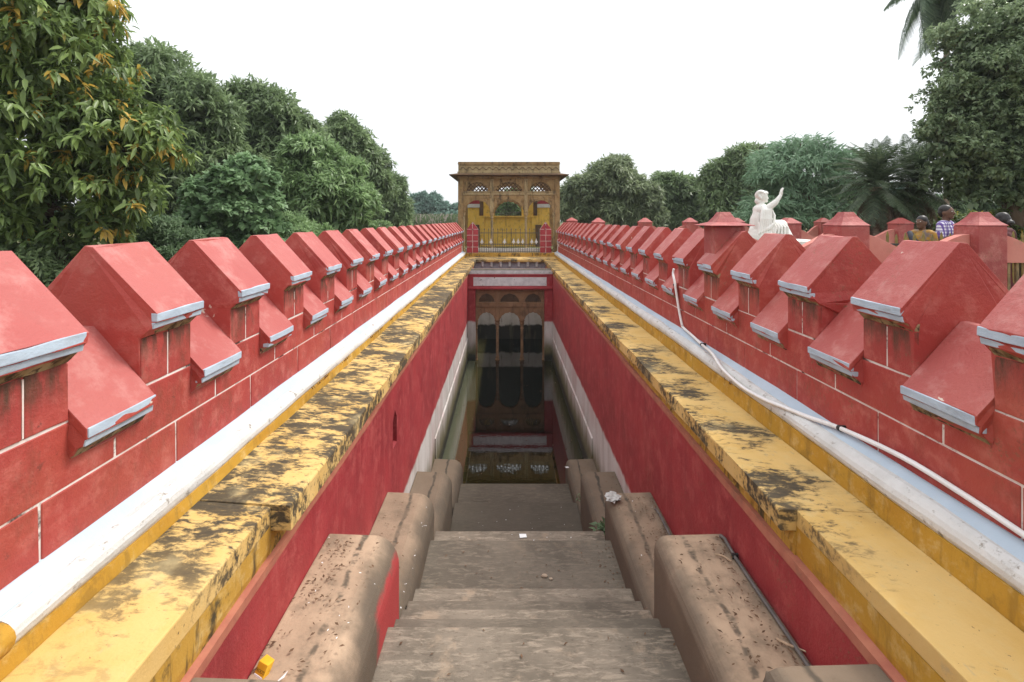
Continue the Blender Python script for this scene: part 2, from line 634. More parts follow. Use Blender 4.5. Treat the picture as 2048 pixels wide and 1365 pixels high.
def sandstone(name, c1, c2, dirt, amt=.6):
    m = Mat(name, .85, .2)
    c = m.mix(m.noise(2.5).ramp(.35, .7), c1, c2)
    c = m.mix(m.noise(5, stretch=(1, 1, .35), off=6, rough=.7).ramp(.48, .68) * amt, c, dirt)
    c = m.mix(m.noise(22, off=3, rough=.7).ramp(.56, .68) * amt * .7, c, dirt)
    m.color(c)
    m.bump(m.noise(30, detail=6, rough=.7), .7, .02)
    return m.m


M['sandstone'] = sandstone("brown_sandstone", (.34, .225, .105), (.245, .150, .068), (.055, .038, .024), .80)
M['sandstone_pale'] = sandstone("pale_sandstone", (.40, .305, .165), (.32, .225, .115), (.07, .055, .036), .75)
M['sandstone_dark'] = sandstone("dark_sandstone", (.15, .09, .05), (.10, .06, .036), (.04, .027, .019), .6)
M['arcade'] = sandstone("arcade_sandstone", (.265, .155, .085), (.205, .118, .062), (.07, .045, .028), .65)
M['backwall'] = None


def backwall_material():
    m = Mat("shade_and_moss_back_wall", .8, .2)
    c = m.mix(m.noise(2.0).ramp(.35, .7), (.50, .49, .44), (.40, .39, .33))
    c = m.mix((m.z + (m.noise(3, off=24) - .5) * .12).ramp(-4.16, -4.08), c, (.035, .033, .028))  # shade on the upper wall, painted into the colour
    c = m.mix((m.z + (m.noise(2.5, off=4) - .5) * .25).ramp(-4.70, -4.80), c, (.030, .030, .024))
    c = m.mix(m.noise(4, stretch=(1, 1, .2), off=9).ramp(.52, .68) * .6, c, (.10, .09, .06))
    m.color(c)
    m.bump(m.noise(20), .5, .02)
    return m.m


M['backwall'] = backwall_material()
M['iron'] = simple("black_iron", (.03, .03, .03), (.06, .05, .045), 20, rough=.5, spec=.5, bump=.1)
M['iron_rail'] = simple("weathered_iron", (.055, .050, .045), (.09, .08, .065), 20, rough=.55, spec=.5, bump=.1)
M['silver'] = simple("silver_paint", (.62, .63, .64), (.5, .5, .5), 10, rough=.45, spec=.5, bump=.1)
M['pvc'] = simple("white_pvc", (.80, .80, .80), (.74, .73, .72), 4, rough=.4, spec=.45, bump=.05, stain=(.5, .47, .42), amt=.4)
M['black'] = simple("black_clip", (.02, .02, .02), (.03, .03, .03), 4, rough=.5, bump=0)
M['rubber'] = simple("grey_cable", (.10, .09, .085), (.15, .13, .12), 7, rough=.6, bump=.1)
M['marble'] = simple("white_marble", (.74, .74, .70), (.66, .65, .60), 7, rough=.6, bump=.25, stain=(.40, .38, .30), amt=.5, lo=.55, hi=.75, stretch=(1, 1, .4))
M['bark'] = simple("bark", (.13, .09, .06), (.08, .055, .04), 6, rough=.9, bump=.9, bscale=18, stretch=(1, 1, .3))
M['palm_bark'] = simple("palm_bark", (.24, .19, .15), (.15, .11, .08), 6, rough=.9, bump=.8, bscale=14, stretch=(.3, .3, 2))
M['paper'] = simple("white_paper", (.80, .80, .80), (.72, .72, .72), 6, rough=.7, bump=.2)
M['twig'] = simple("dry_twig", (.50, .37, .25), (.34, .24, .16), 20, rough=.85, bump=.3)
M['dead_leaf'] = simple("dead_leaf", (.085, .045, .025), (.16, .09, .05), 9, rough=.85, bump=.2)
M['pebble'] = simple("pebble", (.46, .35, .26), (.36, .27, .20), 9, rough=.85, bump=.3)

# ------------------------------------------------------------------ ground, water
gm = Mat("garden_ground", .95, .1)
gc = gm.mix(gm.noise(.6).ramp(.4, .65), (.10, .13, .05), (.20, .13, .085))
gc = gm.mix(gm.noise(9, rough=.7).ramp(.5, .7) * .6, gc, (.05, .075, .025))
gm.color(gc)
gm.bump(gm.noise(14), .8, .05)
g = MB()
FAR = 320
for (x0, x1, y0, y1) in ((-FAR, -2.2, -30, 30), (2.6, FAR, -30, 30), (-FAR, FAR, 30, FAR), (-2.2, 2.6, 24.6, 30), (-FAR, FAR, -60, -30), (-2.2, 2.6, -30, -.5)):
    g.add([(x0, y0, GZ), (x1, y0, GZ), (x1, y1, GZ), (x0, y1, GZ)], [(0, 1, 2, 3)])
tag(g.build("ground", gm.m), kind="structure")

XC = {-1: 1.455, 1: 1.775}          # channel wall faces
XW = {-1: 2.09, 1: 2.47}            # parapet faces
XI = {-1: 1.345, 1: 1.715}          # inner edge of the ledge slab
XN = {-1: 1.475, 1: 1.815}          # inner edge of the ledge before the notch
ZR = {-1: -1.765, 1: -1.84}         # foot of the yellow riser
ZI = {-1: -1.80, 1: -1.82}          # ledge at its inner edge
YN = 3.07                           # the notch
WZ = -5.38                           # water
YF, YB = 18.6, 22.05                # arched screen, back wall

wm = Mat("dark_pond_water", .012, .5)
wm.bsdf.inputs["IOR"].default_value = 1.85
wy = wm.y + (wm.noise(2.2, off=3) - .5) * .9
olive = wy.ramp(11.4, 9.9)
wc = wm.mix(olive, (.003, .005, .004), (.016, .014, .003))
side = (wm.x + (wm.noise(.5, off=8) - .5) * .2)
shelf = side.ramp(-.78, -.95).max(side.ramp(1.34, 1.50) * .35)
wc = wm.mix(shelf * (1 - olive * .5), wc, (.060, .056, .020))
wc = wm.mix(side.ramp(-1.10, -1.22) * .75, wc, (.105, .115, .075))
wm.color(wc)
wm.bump(wm.noise(3.5, stretch=(1, 2.5, 1), detail=3), .05, .01)
wb = MB()
wb.add([(-1.45, 8.3, WZ), (1.77, 8.3, WZ), (1.77, YB, WZ), (-1.45, YB, WZ)], [(0, 1, 2, 3)])
tag(wb.build("water", wm.m), kind="structure")

# ------------------------------------------------------------------ staircase
st = thing("staircase", "worn concrete steps going down between rounded cheek blocks to the dark water", "staircase", (0, 4, -7))
steps = [(3.63, -3.02), (3.90, -3.17), (4.15, -3.30), (4.42, -3.44), (4.75, -3.58), (5.69, -3.72), (6.13, -3.90), (6.4, -4.1),
         (6.7, -4.3), (7.0, -4.5), (7.3, -4.7), (8.48, -4.90), (9.5, -5.12)]
pre = [(2.9 - .29 * i, -2.86 + .16 * i) for i in range(8)][::-1]
allsteps = pre + steps
y_prev = -.5
for i, (yf, z) in enumerate(allsteps):
    b = MB()
    b.box(-.88 - .002 * i % .01, 1.215, y_prev, yf - 4, -7, z) if False else None
    # local frame of the staircase: origin (0, 4, -7)
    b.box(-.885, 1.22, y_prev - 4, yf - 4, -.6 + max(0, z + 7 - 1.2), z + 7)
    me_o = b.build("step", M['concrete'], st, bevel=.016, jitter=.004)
    y_prev = yf
for s in (-1, 1):
    xi = -.875 if s < 0 else 1.21
    xo = s * XC[s] - s * .004
    rad = .20 if s < 0 else .11
    prev = -.5
    for k in range(-2, 4):
        yf = 4.02 + 1.98 * k
        zt = -2.59 - .763 * k
        if k == -2:
            yf, zt = .30, -1.62
        elif k == -1:
            yf, zt = (2.27 if s < 0 else 2.34), -2.13
        b = MB()
        prof = [(xo, -.5), (xi, -.5)]
        for a in range(11):
            t = math.pi / 2 * a / 10
            prof.append((xi + s * rad * (1 - math.cos(t)), zt + 7 - rad * (1 - math.sin(t)) * 1.15))
        prof.append((xo, zt + 7 + .015))
        b.prism(prof, prev - 4 + .003, yf - 4, 'y', seg=4)
        ob = b.build("cheek_block", M['cheek'], st, bevel=.014, seg=2, angle=50, jitter=.002)
        prev = yf

# ------------------------------------------------------------------ retaining walls of the channel, with their ledges
for s in (-1, 1):
    xc, xw, xi, xn = XC[s], XW[s], XI[s], XN[s]
    lab = ("red and white retaining wall on the left of the water channel, with a slit niche" if s < 0 else
           "crimson and white retaining wall on the right of the water channel, below the yellow ledge")
    rw = thing("retaining_wall", lab, "wall", (s * xc, 0, -6.5))
    ox, oz = s * xc, -6.5

    def L(x, z):            # absolute |x|, z to the wall's frame
        return (s * x - ox, z - oz)

    b = MB()
    ya, yb_, zt, zb = 6.31, 6.53, -2.13, -6.4
    def face(yz):
        b.add([(s * xc - ox, y, z - oz) for y, z in yz], [tuple(range(len(yz)))])
    back = s * (xw + .1) - ox
    if s < 0:
        zn0, zn1, ym, zp = -2.96, -2.62, (ya + yb_) / 2, -2.50
        face([(-.5, zb), (ya, zb), (ya, zn0), (ya, zn1), (ya, zt), (-.5, zt)])
        face([(yb_, zb), (YB, zb), (YB, zt), (yb_, zt), (yb_, zn1), (yb_, zn0)])
        face([(ya, zb), (yb_, zb), (yb_, zn0), (ya, zn0)])
        face([(ya, zn1), (ym, zp), (ym, zt), (ya, zt)])
        face([(ym, zp), (yb_, zn1), (yb_, zt), (ym, zt)])
        d = -.22
        ring = [(ya, zn0), (yb_, zn0), (yb_, zn1), (ym, zp), (ya, zn1)]
        for q in range(5):
            (y1, z1), (y2, z2) = ring[q], ring[(q + 1) % 5]
            b.add([(0, y1, z1 - oz), (0, y2, z2 - oz), (d, y2, z2 - oz + (.07 if q == 0 else 0)), (d, y1, z1 - oz + (.07 if q == 0 else 0))], [(0, 1, 2, 3)])
        b.add([(d, y, z - oz) for y, z in ring], [(0, 1, 2, 3, 4)])
    else:
        face([(-.5, zb), (YB, zb), (YB, zt), (-.5, zt)])
    b.add([(0, -.5, zt - oz), (0, YB, zt - oz), (back, YB, zt - oz), (back, -.5, zt - oz)], [(0, 1, 2, 3)])
    b.add([(back, -.5, zt - oz), (back, YB, zt - oz), (back, YB, zb - oz), (back, -.5, zb - oz)], [(0, 1, 2, 3)])
    b.add([(0, -.5, zb - oz), (0, -.5, zt - oz), (back, -.5, zt - oz), (back, -.5, zb - oz)], [(0, 1, 2, 3)])
    b.build("wall_face", M['red_wall'], rw)

    def wob(amp, sd):
        return lambda i, t: (amp * math.sin(t * 1.9 + i * 1.3 + sd) + amp * .6 * math.sin(t * 5.3 + i * 2.1 + sd),
                             amp * math.sin(t * 2.3 + i * .7 + sd * 2) + amp * .5 * math.sin(t * 6.1 + i + sd))

    b = MB()      # terracotta strip where the red paint stops
    b.prism([L(xc - .006, -2.105), L(xc - .006, -2.165), L(xc + .06, -2.165), L(xc + .06, -2.105)], -.45, YB - .01, 'y', 60, wob(.004, 3))
    b.build("terracotta_strip", M['terracotta'], rw)
    b = MB()      # set-off at the foot
    b.prism([L(xc + .01, -6.4), L(xc - .028, -6.4), L(xc - .024, -4.49), L(xc + .01, -4.46)], 10.0, YF - .02, 'y', 12, wob(.004, 8))
    b.build("foot_course", M['red_wall'], rw)
    # ledge: slab pieces, riser, fascia
    x1 = xw - .15
    b = MB()
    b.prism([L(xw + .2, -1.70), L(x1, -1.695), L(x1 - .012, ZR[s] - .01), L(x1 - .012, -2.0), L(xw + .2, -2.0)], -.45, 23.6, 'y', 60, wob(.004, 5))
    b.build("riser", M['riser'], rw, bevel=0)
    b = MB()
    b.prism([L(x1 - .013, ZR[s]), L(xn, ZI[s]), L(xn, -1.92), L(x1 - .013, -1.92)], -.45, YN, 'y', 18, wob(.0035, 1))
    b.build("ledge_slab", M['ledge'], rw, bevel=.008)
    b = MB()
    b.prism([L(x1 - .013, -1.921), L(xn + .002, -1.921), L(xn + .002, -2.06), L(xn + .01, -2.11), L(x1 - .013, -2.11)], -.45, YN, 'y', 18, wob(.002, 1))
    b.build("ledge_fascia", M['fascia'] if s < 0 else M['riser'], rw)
    cuts = [YN + .002, 5.2, 7.6, 10.1, 12.8, 15.6, 18.5, 21.87]
    for y0, y1 in zip(cuts, cuts[1:]):
        b = MB()
        dz = random.uniform(-.005, .005)
        b.prism([L(x1 - .013, ZR[s] + dz), L(xi + .006, ZI[s] + dz), L(xi, ZI[s] - .012), L(xi + .004, -1.955), L(x1 - .013, -1.955)], y0, y1 - .006, 'y', 10, wob(.005, y0))
        b.build("ledge_slab", M['ledge'], rw, bevel=.006)
    b = MB()
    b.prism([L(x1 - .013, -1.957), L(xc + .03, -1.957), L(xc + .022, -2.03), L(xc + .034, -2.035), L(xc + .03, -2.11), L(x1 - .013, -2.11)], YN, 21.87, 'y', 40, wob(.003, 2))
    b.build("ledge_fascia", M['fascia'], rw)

# ------------------------------------------------------------------ parapet walls with merlons
PER = {-1: .9055, 1: .907}
Y0 = {-1: 2.80, 1: 2.957}
LEN = {-1: .445, 1: .430}
HE, HW = .38, .29
parapet = {}


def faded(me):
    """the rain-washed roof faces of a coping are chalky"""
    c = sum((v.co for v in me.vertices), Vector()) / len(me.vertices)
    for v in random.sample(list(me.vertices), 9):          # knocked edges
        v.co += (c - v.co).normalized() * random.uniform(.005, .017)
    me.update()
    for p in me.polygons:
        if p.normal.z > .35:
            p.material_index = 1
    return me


def roof_profile(ze, zr, hw, zb):
    h = [(HE, ze), (HE, ze - .048), (HE - .014, ze - .053), (HE - .020, ze - .088), (HE - .045, ze - .095), (hw + .012, ze - .128), (hw, ze - .14), (hw, zb)]
    return [(0.022, zr - .004), *h, *[(-x, z) for x, z in h[::-1]], (-.022, zr - .004)]


for s in (-1, 1):
    per, y0, ln = PER[s], Y0[s], LEN[s]
    xr = XW[s] + HW
    ze = -.541 if s < 0 else -.538
    zr = -.150 if s < 0 else -.140
    zc, zcr = -1.002, -.607
    lab = ("long red battlemented parapet on the left side of the channel, in front of the mango trees" if s < 0 else
           "long red battlemented parapet on the right side of the channel, with the white pipe on it")
    root = thing("parapet_wall", lab, "wall", (s * xr, 0, GZ))
    parapet[s] = root
    n0, n1 = -3, 23
    inn = -s        # direction of the channel in local x
    b = MB()
    b.box(-.288, .288, .06 if s < 0 else .22, 23.62, -.30, -.955 - GZ)
    b.build("wall_core", M['mortar'], root)
    b = MB()
    b.box(inn * -.2885, inn * -.296, .23, 23.61, -.2, -.96 - GZ)
    b.build("outer_render", M['red_brick'], root)
    # one merlon and one sill of each variant, then copies
    protos = []
    for v in range(8):
        b = MB()
        b.prism([(x, z - ze) for x, z in roof_profile(ze, zr, HW, -.953)], 0, ln, 'y', 3)
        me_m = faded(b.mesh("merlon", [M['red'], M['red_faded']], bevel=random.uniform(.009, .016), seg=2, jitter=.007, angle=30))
        b = MB()
        b.prism([(x, z - zc) for x, z in roof_profile(zc, zcr, .2975, zc - .155)], 0, per - ln, 'y', 2)
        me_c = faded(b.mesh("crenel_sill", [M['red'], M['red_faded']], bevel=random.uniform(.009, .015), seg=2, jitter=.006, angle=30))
        protos.append((me_m, me_c))

    def mould(L_, lower):
        """blue-grey strips and stained bed mould on the channel side, eave line at z = 0"""
        a = MB()
        e = .004
        pr = [(HE + e, .002), (HE + e, -.047), (HE - .03, -.047), (HE - .03, .002)]
        pr2 = [(HE - .014 + e, -.052), (HE - .02 + e, -.087), (HE - .06, -.087), (HE - .06, -.052)]
        for p in (pr, pr2):
            a.prism([(inn * x, z) for x, z in p], .003, L_ - .003, 'y', 3)
        c = MB()
        hw = .2975 if lower else HW
        pr3 = [(HE - .045 + e, -.0945), (hw + .016, -.128), (hw + .006, -.142), (hw - .03, -.142), (hw - .03, -.0945)]
        c.prism([(inn * x, z) for x, z in pr3], .005, L_ - .005, 'y', 5)
        return (a.mesh("eave_moulding", M['bluegrey'], bevel=.005, jitter=.002), c.mesh("bed_moulding", M['bed'], jitter=.003))

    mm, mb_ = mould(ln, False)
    cm, cb_ = mould(per - ln, True)
    bh = (-.69 + .962)
    b = MB()
    b.box(inn * .262, inn * (HW + .005), .004, ln / 2 - .006, 0, bh)
    me_mb = b.mesh("brick", M['red_merlon_brick'], bevel=.004, seg=1, jitter=.0012)
    b = MB()
    b.box(inn * .262, inn * (HW + .0035), ln / 2 - .004, ln / 2 + .004, .01, bh - .005)
    me_j = b.mesh("mortar_joint", M['mortar'])
    b = MB()
    b.box(inn * .25, inn * (.288 + .006), .0075, per - .0075, 0, .298)
    me_b1 = b.mesh("brick", M['red_brick'], bevel=.004, seg=1, jitter=.0028)
    b = MB()
    b.box(inn * .25, inn * (.288 + .006), .0075, per - .0075, 0, .275)
    me_b2 = b.mesh("brick", M['red_brick'], bevel=.004, seg=1, jitter=.0028)
    for i in range(n0, n1):
        ya = y0 + per * i
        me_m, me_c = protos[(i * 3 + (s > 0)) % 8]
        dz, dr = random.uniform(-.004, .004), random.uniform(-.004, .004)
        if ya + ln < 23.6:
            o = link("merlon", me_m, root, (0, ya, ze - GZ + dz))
            o.rotation_euler = (dr * .8, dr * .5, dr * 1.6)
            link("eave_moulding", mm, o, (0, 0, 0))
            link("bed_moulding", mb_, o, (0, 0, 0))
            for k in range(2):
                link("brick", me_mb, o, (0, k * (ln / 2 + .0015), -.962 - ze + .006))
            link("mortar_joint", me_j, o, (0, 0, -.962 - ze))
        if ya + per < 23.65:
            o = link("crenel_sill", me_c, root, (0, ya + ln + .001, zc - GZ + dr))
            link("eave_moulding", cm, o, (0, 0, 0))
            link("bed_moulding", cb_, o, (0, 0, 0))
        jy = random.uniform(-.02, .02)
        if ya + ln / 2 + per < 23.65:
            link("brick", me_b1, root, (0, ya + ln + (per - ln) / 2 + .05 - per * 0 + 0 * jy, -1.269 - GZ)) if ya + ln + (per - ln) / 2 + .05 + per < 23.62 else None
            link("brick", me_b2, root, (0, ya + ln / 2 + .08, -1.556 - GZ)) if ya + ln / 2 + .08 + per < 23.62 else None
    # skirting: pale blue splay, white roll
    xw = XW[s]

    def LL(x, z):
        return (s * x - s * xr, z - GZ)

    def wob2(amp, sd):
        return lambda i, t: (amp * math.sin(t * 2.1 + i * .9 + sd) + amp * .7 * math.sin(t * 7.3 + i * .4 + sd),
                             amp * math.sin(t * 2.6 + i * .5 + sd * 2) + amp * .6 * math.sin(t * 5.1 + i * .3 + sd))
    b = MB()
    b.prism([LL(xw + .02, -1.532), LL(xw - .012, -1.535), LL(xw - .085, -1.582), LL(xw - .085, -1.74), LL(xw + .02, -1.74)], .1, 23.6, 'y', 70, wob2(.004, 4))
    b.build("splayed_skirting", M['paleblue'], root)
    b = MB()
    cxr, czr, rr = xw - .085, -1.648, .072
    pr = [LL(xw - .04, -1.575)]
    for a in range(9):
        t = math.radians(100 - a * 24)
        pr.append(LL(cxr - rr * math.cos(t) * .95, czr + rr * math.sin(t)))
    pr.append(LL(xw - .04, -1.73))
    ys = 1.93 if s < 0 else .1
    b.prism(pr, ys, 23.6, 'y', 90, wob2(.004, 6))
    b.build("rolled_skirting", M['white'], root, smooth=False)
    if s < 0:
        b = MB()
        b.prism([(x * 1.0 + (.012 if x > 0 else 0), z) for x, z in pr], .1, ys - .002, 'y', 6, wob2(.004, 6))
        b.build("yellow_roll_end", M['riser'], root, bevel=.01)

# ------------------------------------------------------------------ arched screen across the channel
def bays(xs):
    return list(zip(xs, xs[1:]))


def column(mb, x, y, z0, z1, r=.062):
    h = z1 - z0
    mb.lathe([(r * 1.5, z0), (r * 1.5, z0 + .10), (r * 1.05, z0 + .14), (r * 1.25, z0 + .2), (r * .9, z0 + .26), (r * .85, z0 + .45 * h),
              (r * .78, z1 - .34), (r * 1.15, z1 - .31), (r * .85, z1 - .27), (r * 1.0, z1 - .2), (r * 1.5, z1 - .12), (r * 1.25, z1 - .08), (r * 1.8, z1)], x, y, 8)


def lattice(mb, x0, x1, z0, z1, y, step=.085, t=.013, d=.018):
    """diagonal stone lattice filling a rectangle"""
    w, h = x1 - x0, z1 - z0
    for sgn in (1, -1):
        k = -h
        while k < w:
            a0, a1 = max(0, k), min(w, k + h)
            if a1 - a0 > .02:
                if sgn > 0:
                    p, q = (x0 + a0, z0 + a0 - k), (x0 + a1, z0 + a1 - k)
                else:
                    p, q = (x0 + a0, z1 - (a0 - k)), (x0 + a1, z1 - (a1 - k))
                nx, nz = -(q[1] - p[1]), q[0] - p[0]
                l = math.hypot(nx, nz)
                nx, nz = nx / l * t, nz / l * t
                mb.prism([(p[0] + nx, p[1] + nz), (q[0] + nx, q[1] + nz), (q[0] - nx, q[1] - nz), (p[0] - nx, p[1] - nz)], y - d, y + d, 'y')
            k += step * 1.4
    # rows of small rings
    z = z0 + step * .5
    while z < z1:
        mb.box(x0, x1, y - d * .7, y + d * .7, z - t * .6, z + t * .6)
        z += step * 1.4


sc = thing("arched_screen", "sandstone three arched screen standing in the dark water between red piers under a white panel", "arcade",
           (.16, YF, -6.0))
ox, oy, oz = .16, YF, -6.0
XL_, XR_ = -1.455 + .004, 1.775 - .004


def bx(mb, x0, x1, y0, y1, z0, z1):
    return mb.box(x0 - ox, x1 - ox, y0 - oy, y1 - oy, z0 - oz, z1 - oz)


for x0, x1 in ((XL_, -1.16), (1.46, XR_)):
    b = bx(MB(), x0, x1, YF, YF + .40, -6.0, -2.66)
    b.build("pier", M['red_wall'], sc, bevel=.01)
b = bx(MB(), XL_, XR_, YF + .002, YF + .40, -2.56, -2.085)
b.build("red_beam", M['red_flat'], sc, bevel=.006)
b = bx(MB(), -1.24, 1.54, YF - .012, YF + .03, -2.53, -2.205)
b.build("white_panel", M['white_dirty'], sc, bevel=.006)
b = bx(MB(), XL_, XR_, YF - .02, YF + .3, -2.135, -2.09)
b.build("red_fillet", M['red_flat'], sc, bevel=.004)
b = bx(MB(), XL_, XR_, YF - .07, YF + .38, -2.66, -2.555)
b.build("cornice", M['red_flat'], sc, bevel=.03)
b = bx(MB(), XL_, XR_, YF + .01, YF + .36, -2.083, -1.925)
b.build("frieze", M['white_dirty'], sc, bevel=.004)
b = bx(MB(), XL_, XR_, YF - .005, YF + .38, -1.924, -1.905)  # thin dark cover added so the frieze top looks unlit
b.build("frieze_dim_cap", M['frieze_dim_cap'], sc, bevel=.004)
b = MB()
x = XL_ + .06
while x < XR_ - .05:
    b.prism([(x - ox + .036 * math.cos(math.pi * k / 6), -2.0 - oz - .05 * math.sin(math.pi * k / 6)) for k in range(7)], YF - .006 - oy, YF + .02 - oy, 'y')
    x += .085
tag(b.build("scallop_row", M['white_dirty'], sc), kind="stuff")
xs = [-1.155, -.33, .61, 1.455]
for i, (x0, x1) in enumerate(bays(xs)):
    a0, a1 = x0 + .075, x1 - .075
    b = MB()
    arch_panel(b, x0 - ox, x1 - ox, -3.34 - oz, [(p - ox, q - oz) for p, q in arch(a0, a1, -3.92, -3.54, 30, 7, .07)], .10, .22)
    b.build("cusped_arch", M['arcade'], sc)
    b = MB()
    bx(b, x0, x1, YF + .07, YF + .25, -3.34, -3.17)
    bx(b, x0, x1, YF + .09, YF + .24, -2.78, -2.66)
    b.build("stone_rail", M['arcade'], sc, bevel=.012)
    b = MB()
    arch_panel(b, x0 - ox, x1 - ox, -2.78 - oz, [(p - ox, q - oz) for p, q in arch(a0 + .03, a1 - .03, -3.17, -2.83, 20, 5, .06)], .11, .21)
    b.build("upper_arch", M['arcade'], sc)
    b = MB()
    lattice(b, a0 + .03 - ox, a1 - .03 - ox, -3.17 - oz, -2.84 - oz, .16, .055, .011, .014)
    tag(b.build("stone_lattice", M['sandstone_dark'], sc), kind="stuff")
for x in xs[1:-1]:
    b = MB()
    column(b, x - ox, .16, .55, -3.86 - oz)
    b.build("column", M['arcade'], sc, smooth=False)
    b = bx(MB(), x - .075, x + .075, YF + .08, YF + .24, -3.86, -2.66)
    b.build("post", M['arcade'], sc, bevel=.01)
for x in (-1.135, 1.435):
    b = MB()
    column(b, x - ox, .16, .55, -3.86 - oz, .045)
    b.build("column", M['arcade'], sc)

# ------------------------------------------------------------------ end wall of the channel under the cross ledge
ew = thing("end_wall", "grey and mossy end wall of the channel behind the arched screen, shade painted on its upper part, with small white brackets under a yellow ledge", "wall",
           (.16, YB, -6.0))
ox, oy, oz = .16, YB, -6.0
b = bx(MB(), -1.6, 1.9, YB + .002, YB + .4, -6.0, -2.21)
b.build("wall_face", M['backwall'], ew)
b = bx(MB(), -1.6, 1.9, YB, YB + .4, -2.205, -1.90)
b.build("bracket_wall", M['bracket_wall'], ew)
b = bx(MB(), -1.6, 1.9, YB - .03, YB + .4, -2.25, -2.206)
b.build("red_fillet", M['red_flat'], ew)
for k in range(7):
    x = -1.05 + .406 * k
    b = MB()
    bx(b, x - .055, x + .055, YB - .13, YB, -1.975, -1.903)
    bx(b, x - .048, x + .048, YB - .10, YB, -2.03, -1.977)
    bx(b, x - .055, x + .055, YB - .075, YB, -2.075, -2.032)
    b.lathe([(.02, -2.15 - oz), (.05, -2.11 - oz), (.04, -2.076 - oz)], x - ox, -.045, 8)
    b.build("bracket", M['white'], ew, bevel=.008)
b = MB()
b.prism([(21.872 - oy, -1.79 - oz), (23.42 - oy, -1.79 - oz), (23.42 - oy, -1.90 - oz), (21.872 - oy, -1.90 - oz)], -1.92 - ox, 2.30 - ox, 'x', 20)
b.build("cross_ledge", M['ledge'], ew, bevel=.006)
b = bx(MB(), -1.95, 2.32, 21.93, 23.42, -1.93, -1.903)
b.build("ledge_fascia", M['fascia'], ew)
b = bx(MB(), -2.0, 2.4, 23.42, 23.9, -2.3, -1.62)
b.build("riser", M['fascia'], ew)

# ------------------------------------------------------------------ brick gate pillars and the iron railing between them
for s, (x0, x1) in ((-1, (-1.88, -1.34)), (1, (1.64, 2.18))):
    lab = ("red brick pillar with a gabled top at the left end of the iron railing" if s < 0 else
           "red brick pillar with a gabled top at the right end of the iron railing")
    xm = (x0 + x1) / 2
    gp = thing("gate_pillar", lab, "pillar", (xm, 23.64, -1.62), group="brick pillars at the railing's ends")
    hw = (x1 - x0) / 2
    oz = -1.62
    b = MB()
    b.prism([(-hw + .006, 0), (hw - .006, 0), (hw - .006, -.48 - oz), (0, -.13 - oz), (-hw + .006, -.48 - oz)], -.085, .2, 'y')
    b.build("pillar_core", M['mortar'], gp)
    h = .285
    for r in range(6):
        za = .012 + r * h
        zb = za + h - .022
        cut = -.02 if r % 2 else .04
        edges = [-hw, cut + (.0 if r % 2 else -.04) + (.03 if r % 2 else 0), hw]
        for q in range(2):
            xa, xb = edges[q] + (.011 if q else 0), edges[q + 1] - (0 if q else .011)
            pts = []
            zsh = -.48 - oz

            def top(x):
                return zsh + (1 - abs(x) / hw) * .36
            if min(top(xa), top(xb)) > zb:
                pts = [(xa, za), (xb, za), (xb, zb), (xa, zb)]
            else:
                # clip the brick by the gable
                poly = [(xa, za), (xb, za), (xb, zb), (xa, zb)]
                for sg in (-1, 1):
                    out = []
                    for i in range(len(poly)):
                        p, n_ = poly[i], poly[(i + 1) % len(poly)]
                        fp = zsh + .36 - sg * p[0] / hw * .36 - p[1]
                        fn = zsh + .36 - sg * n_[0] / hw * .36 - n_[1]
                        if fp >= 0:
                            out.append(p)
                        if fp * fn < 0:
                            t = fp / (fp - fn)
                            out.append((p[0] + t * (n_[0] - p[0]), p[1] + t * (n_[1] - p[1])))
                    poly = out
                    if len(poly) < 3:
                        break
                pts = poly
            if len(pts) >= 3:
                bb = MB()
                bb.prism(pts, -.094, -.02, 'y')
                bb.build("brick", M['red_flat'], gp, bevel=.004, seg=1)

rl = thing("iron_railing", "black iron railing with silver arrowheads in front of the yellow pavilion", "railing", (.15, 23.62, -1.62))
oz = -1.62
for z, r in ((-.66, .017), (-1.20, .017), (-1.57, .015)):
    b = MB()
    b.box(-1.495, 1.49, -.014, .014, z - r - oz, z + r - oz)
    b.build("rail", M['iron_rail'], rl)
b = MB()
b.tube([(0, 0, .02), (0, 0, -.50 - oz)], .011, 6)
b.lathe([(.011, -.52 - oz), (.024, -.50 - oz), (.018, -.47 - oz), (.003, -.43 - oz)], 0, 0, 6)
me_bar = b.mesh("bar", M['iron_rail'])
b = MB()
b.tube([(0, 0, .02), (0, 0, .40)], .011, 6)
me_short = b.mesh("bar", M['iron_rail'])
b = MB()
hz = -1.06 - oz
b.prism([(-.022, hz - .16), (.022, hz - .16), (.026, hz - .06), (.085, hz - .075), (.06, hz - .01), (.03, hz + .04), (0, hz + .15), (-.03, hz + .04), (-.06, hz - .01), (-.085, hz - .075), (-.026, hz - .06)], -.012, .012, 'y')
me_head = b.mesh("arrowhead", M['silver'])
nb = 14
for k in range(nb):
    x = -1.42 + 2.84 * k / (nb - 1)
    link("bar", me_bar, rl, (x, 0, 0))
for k in range(nb - 1):
    x = -1.42 + 2.84 * (k + .5) / (nb - 1)
    link("bar", me_short, rl, (x, 0, 0))
    if k in (0, 2, 5, 7, 8, 9, 11, 12):
        link("arrowhead", me_head, rl, (x, 0, 0))

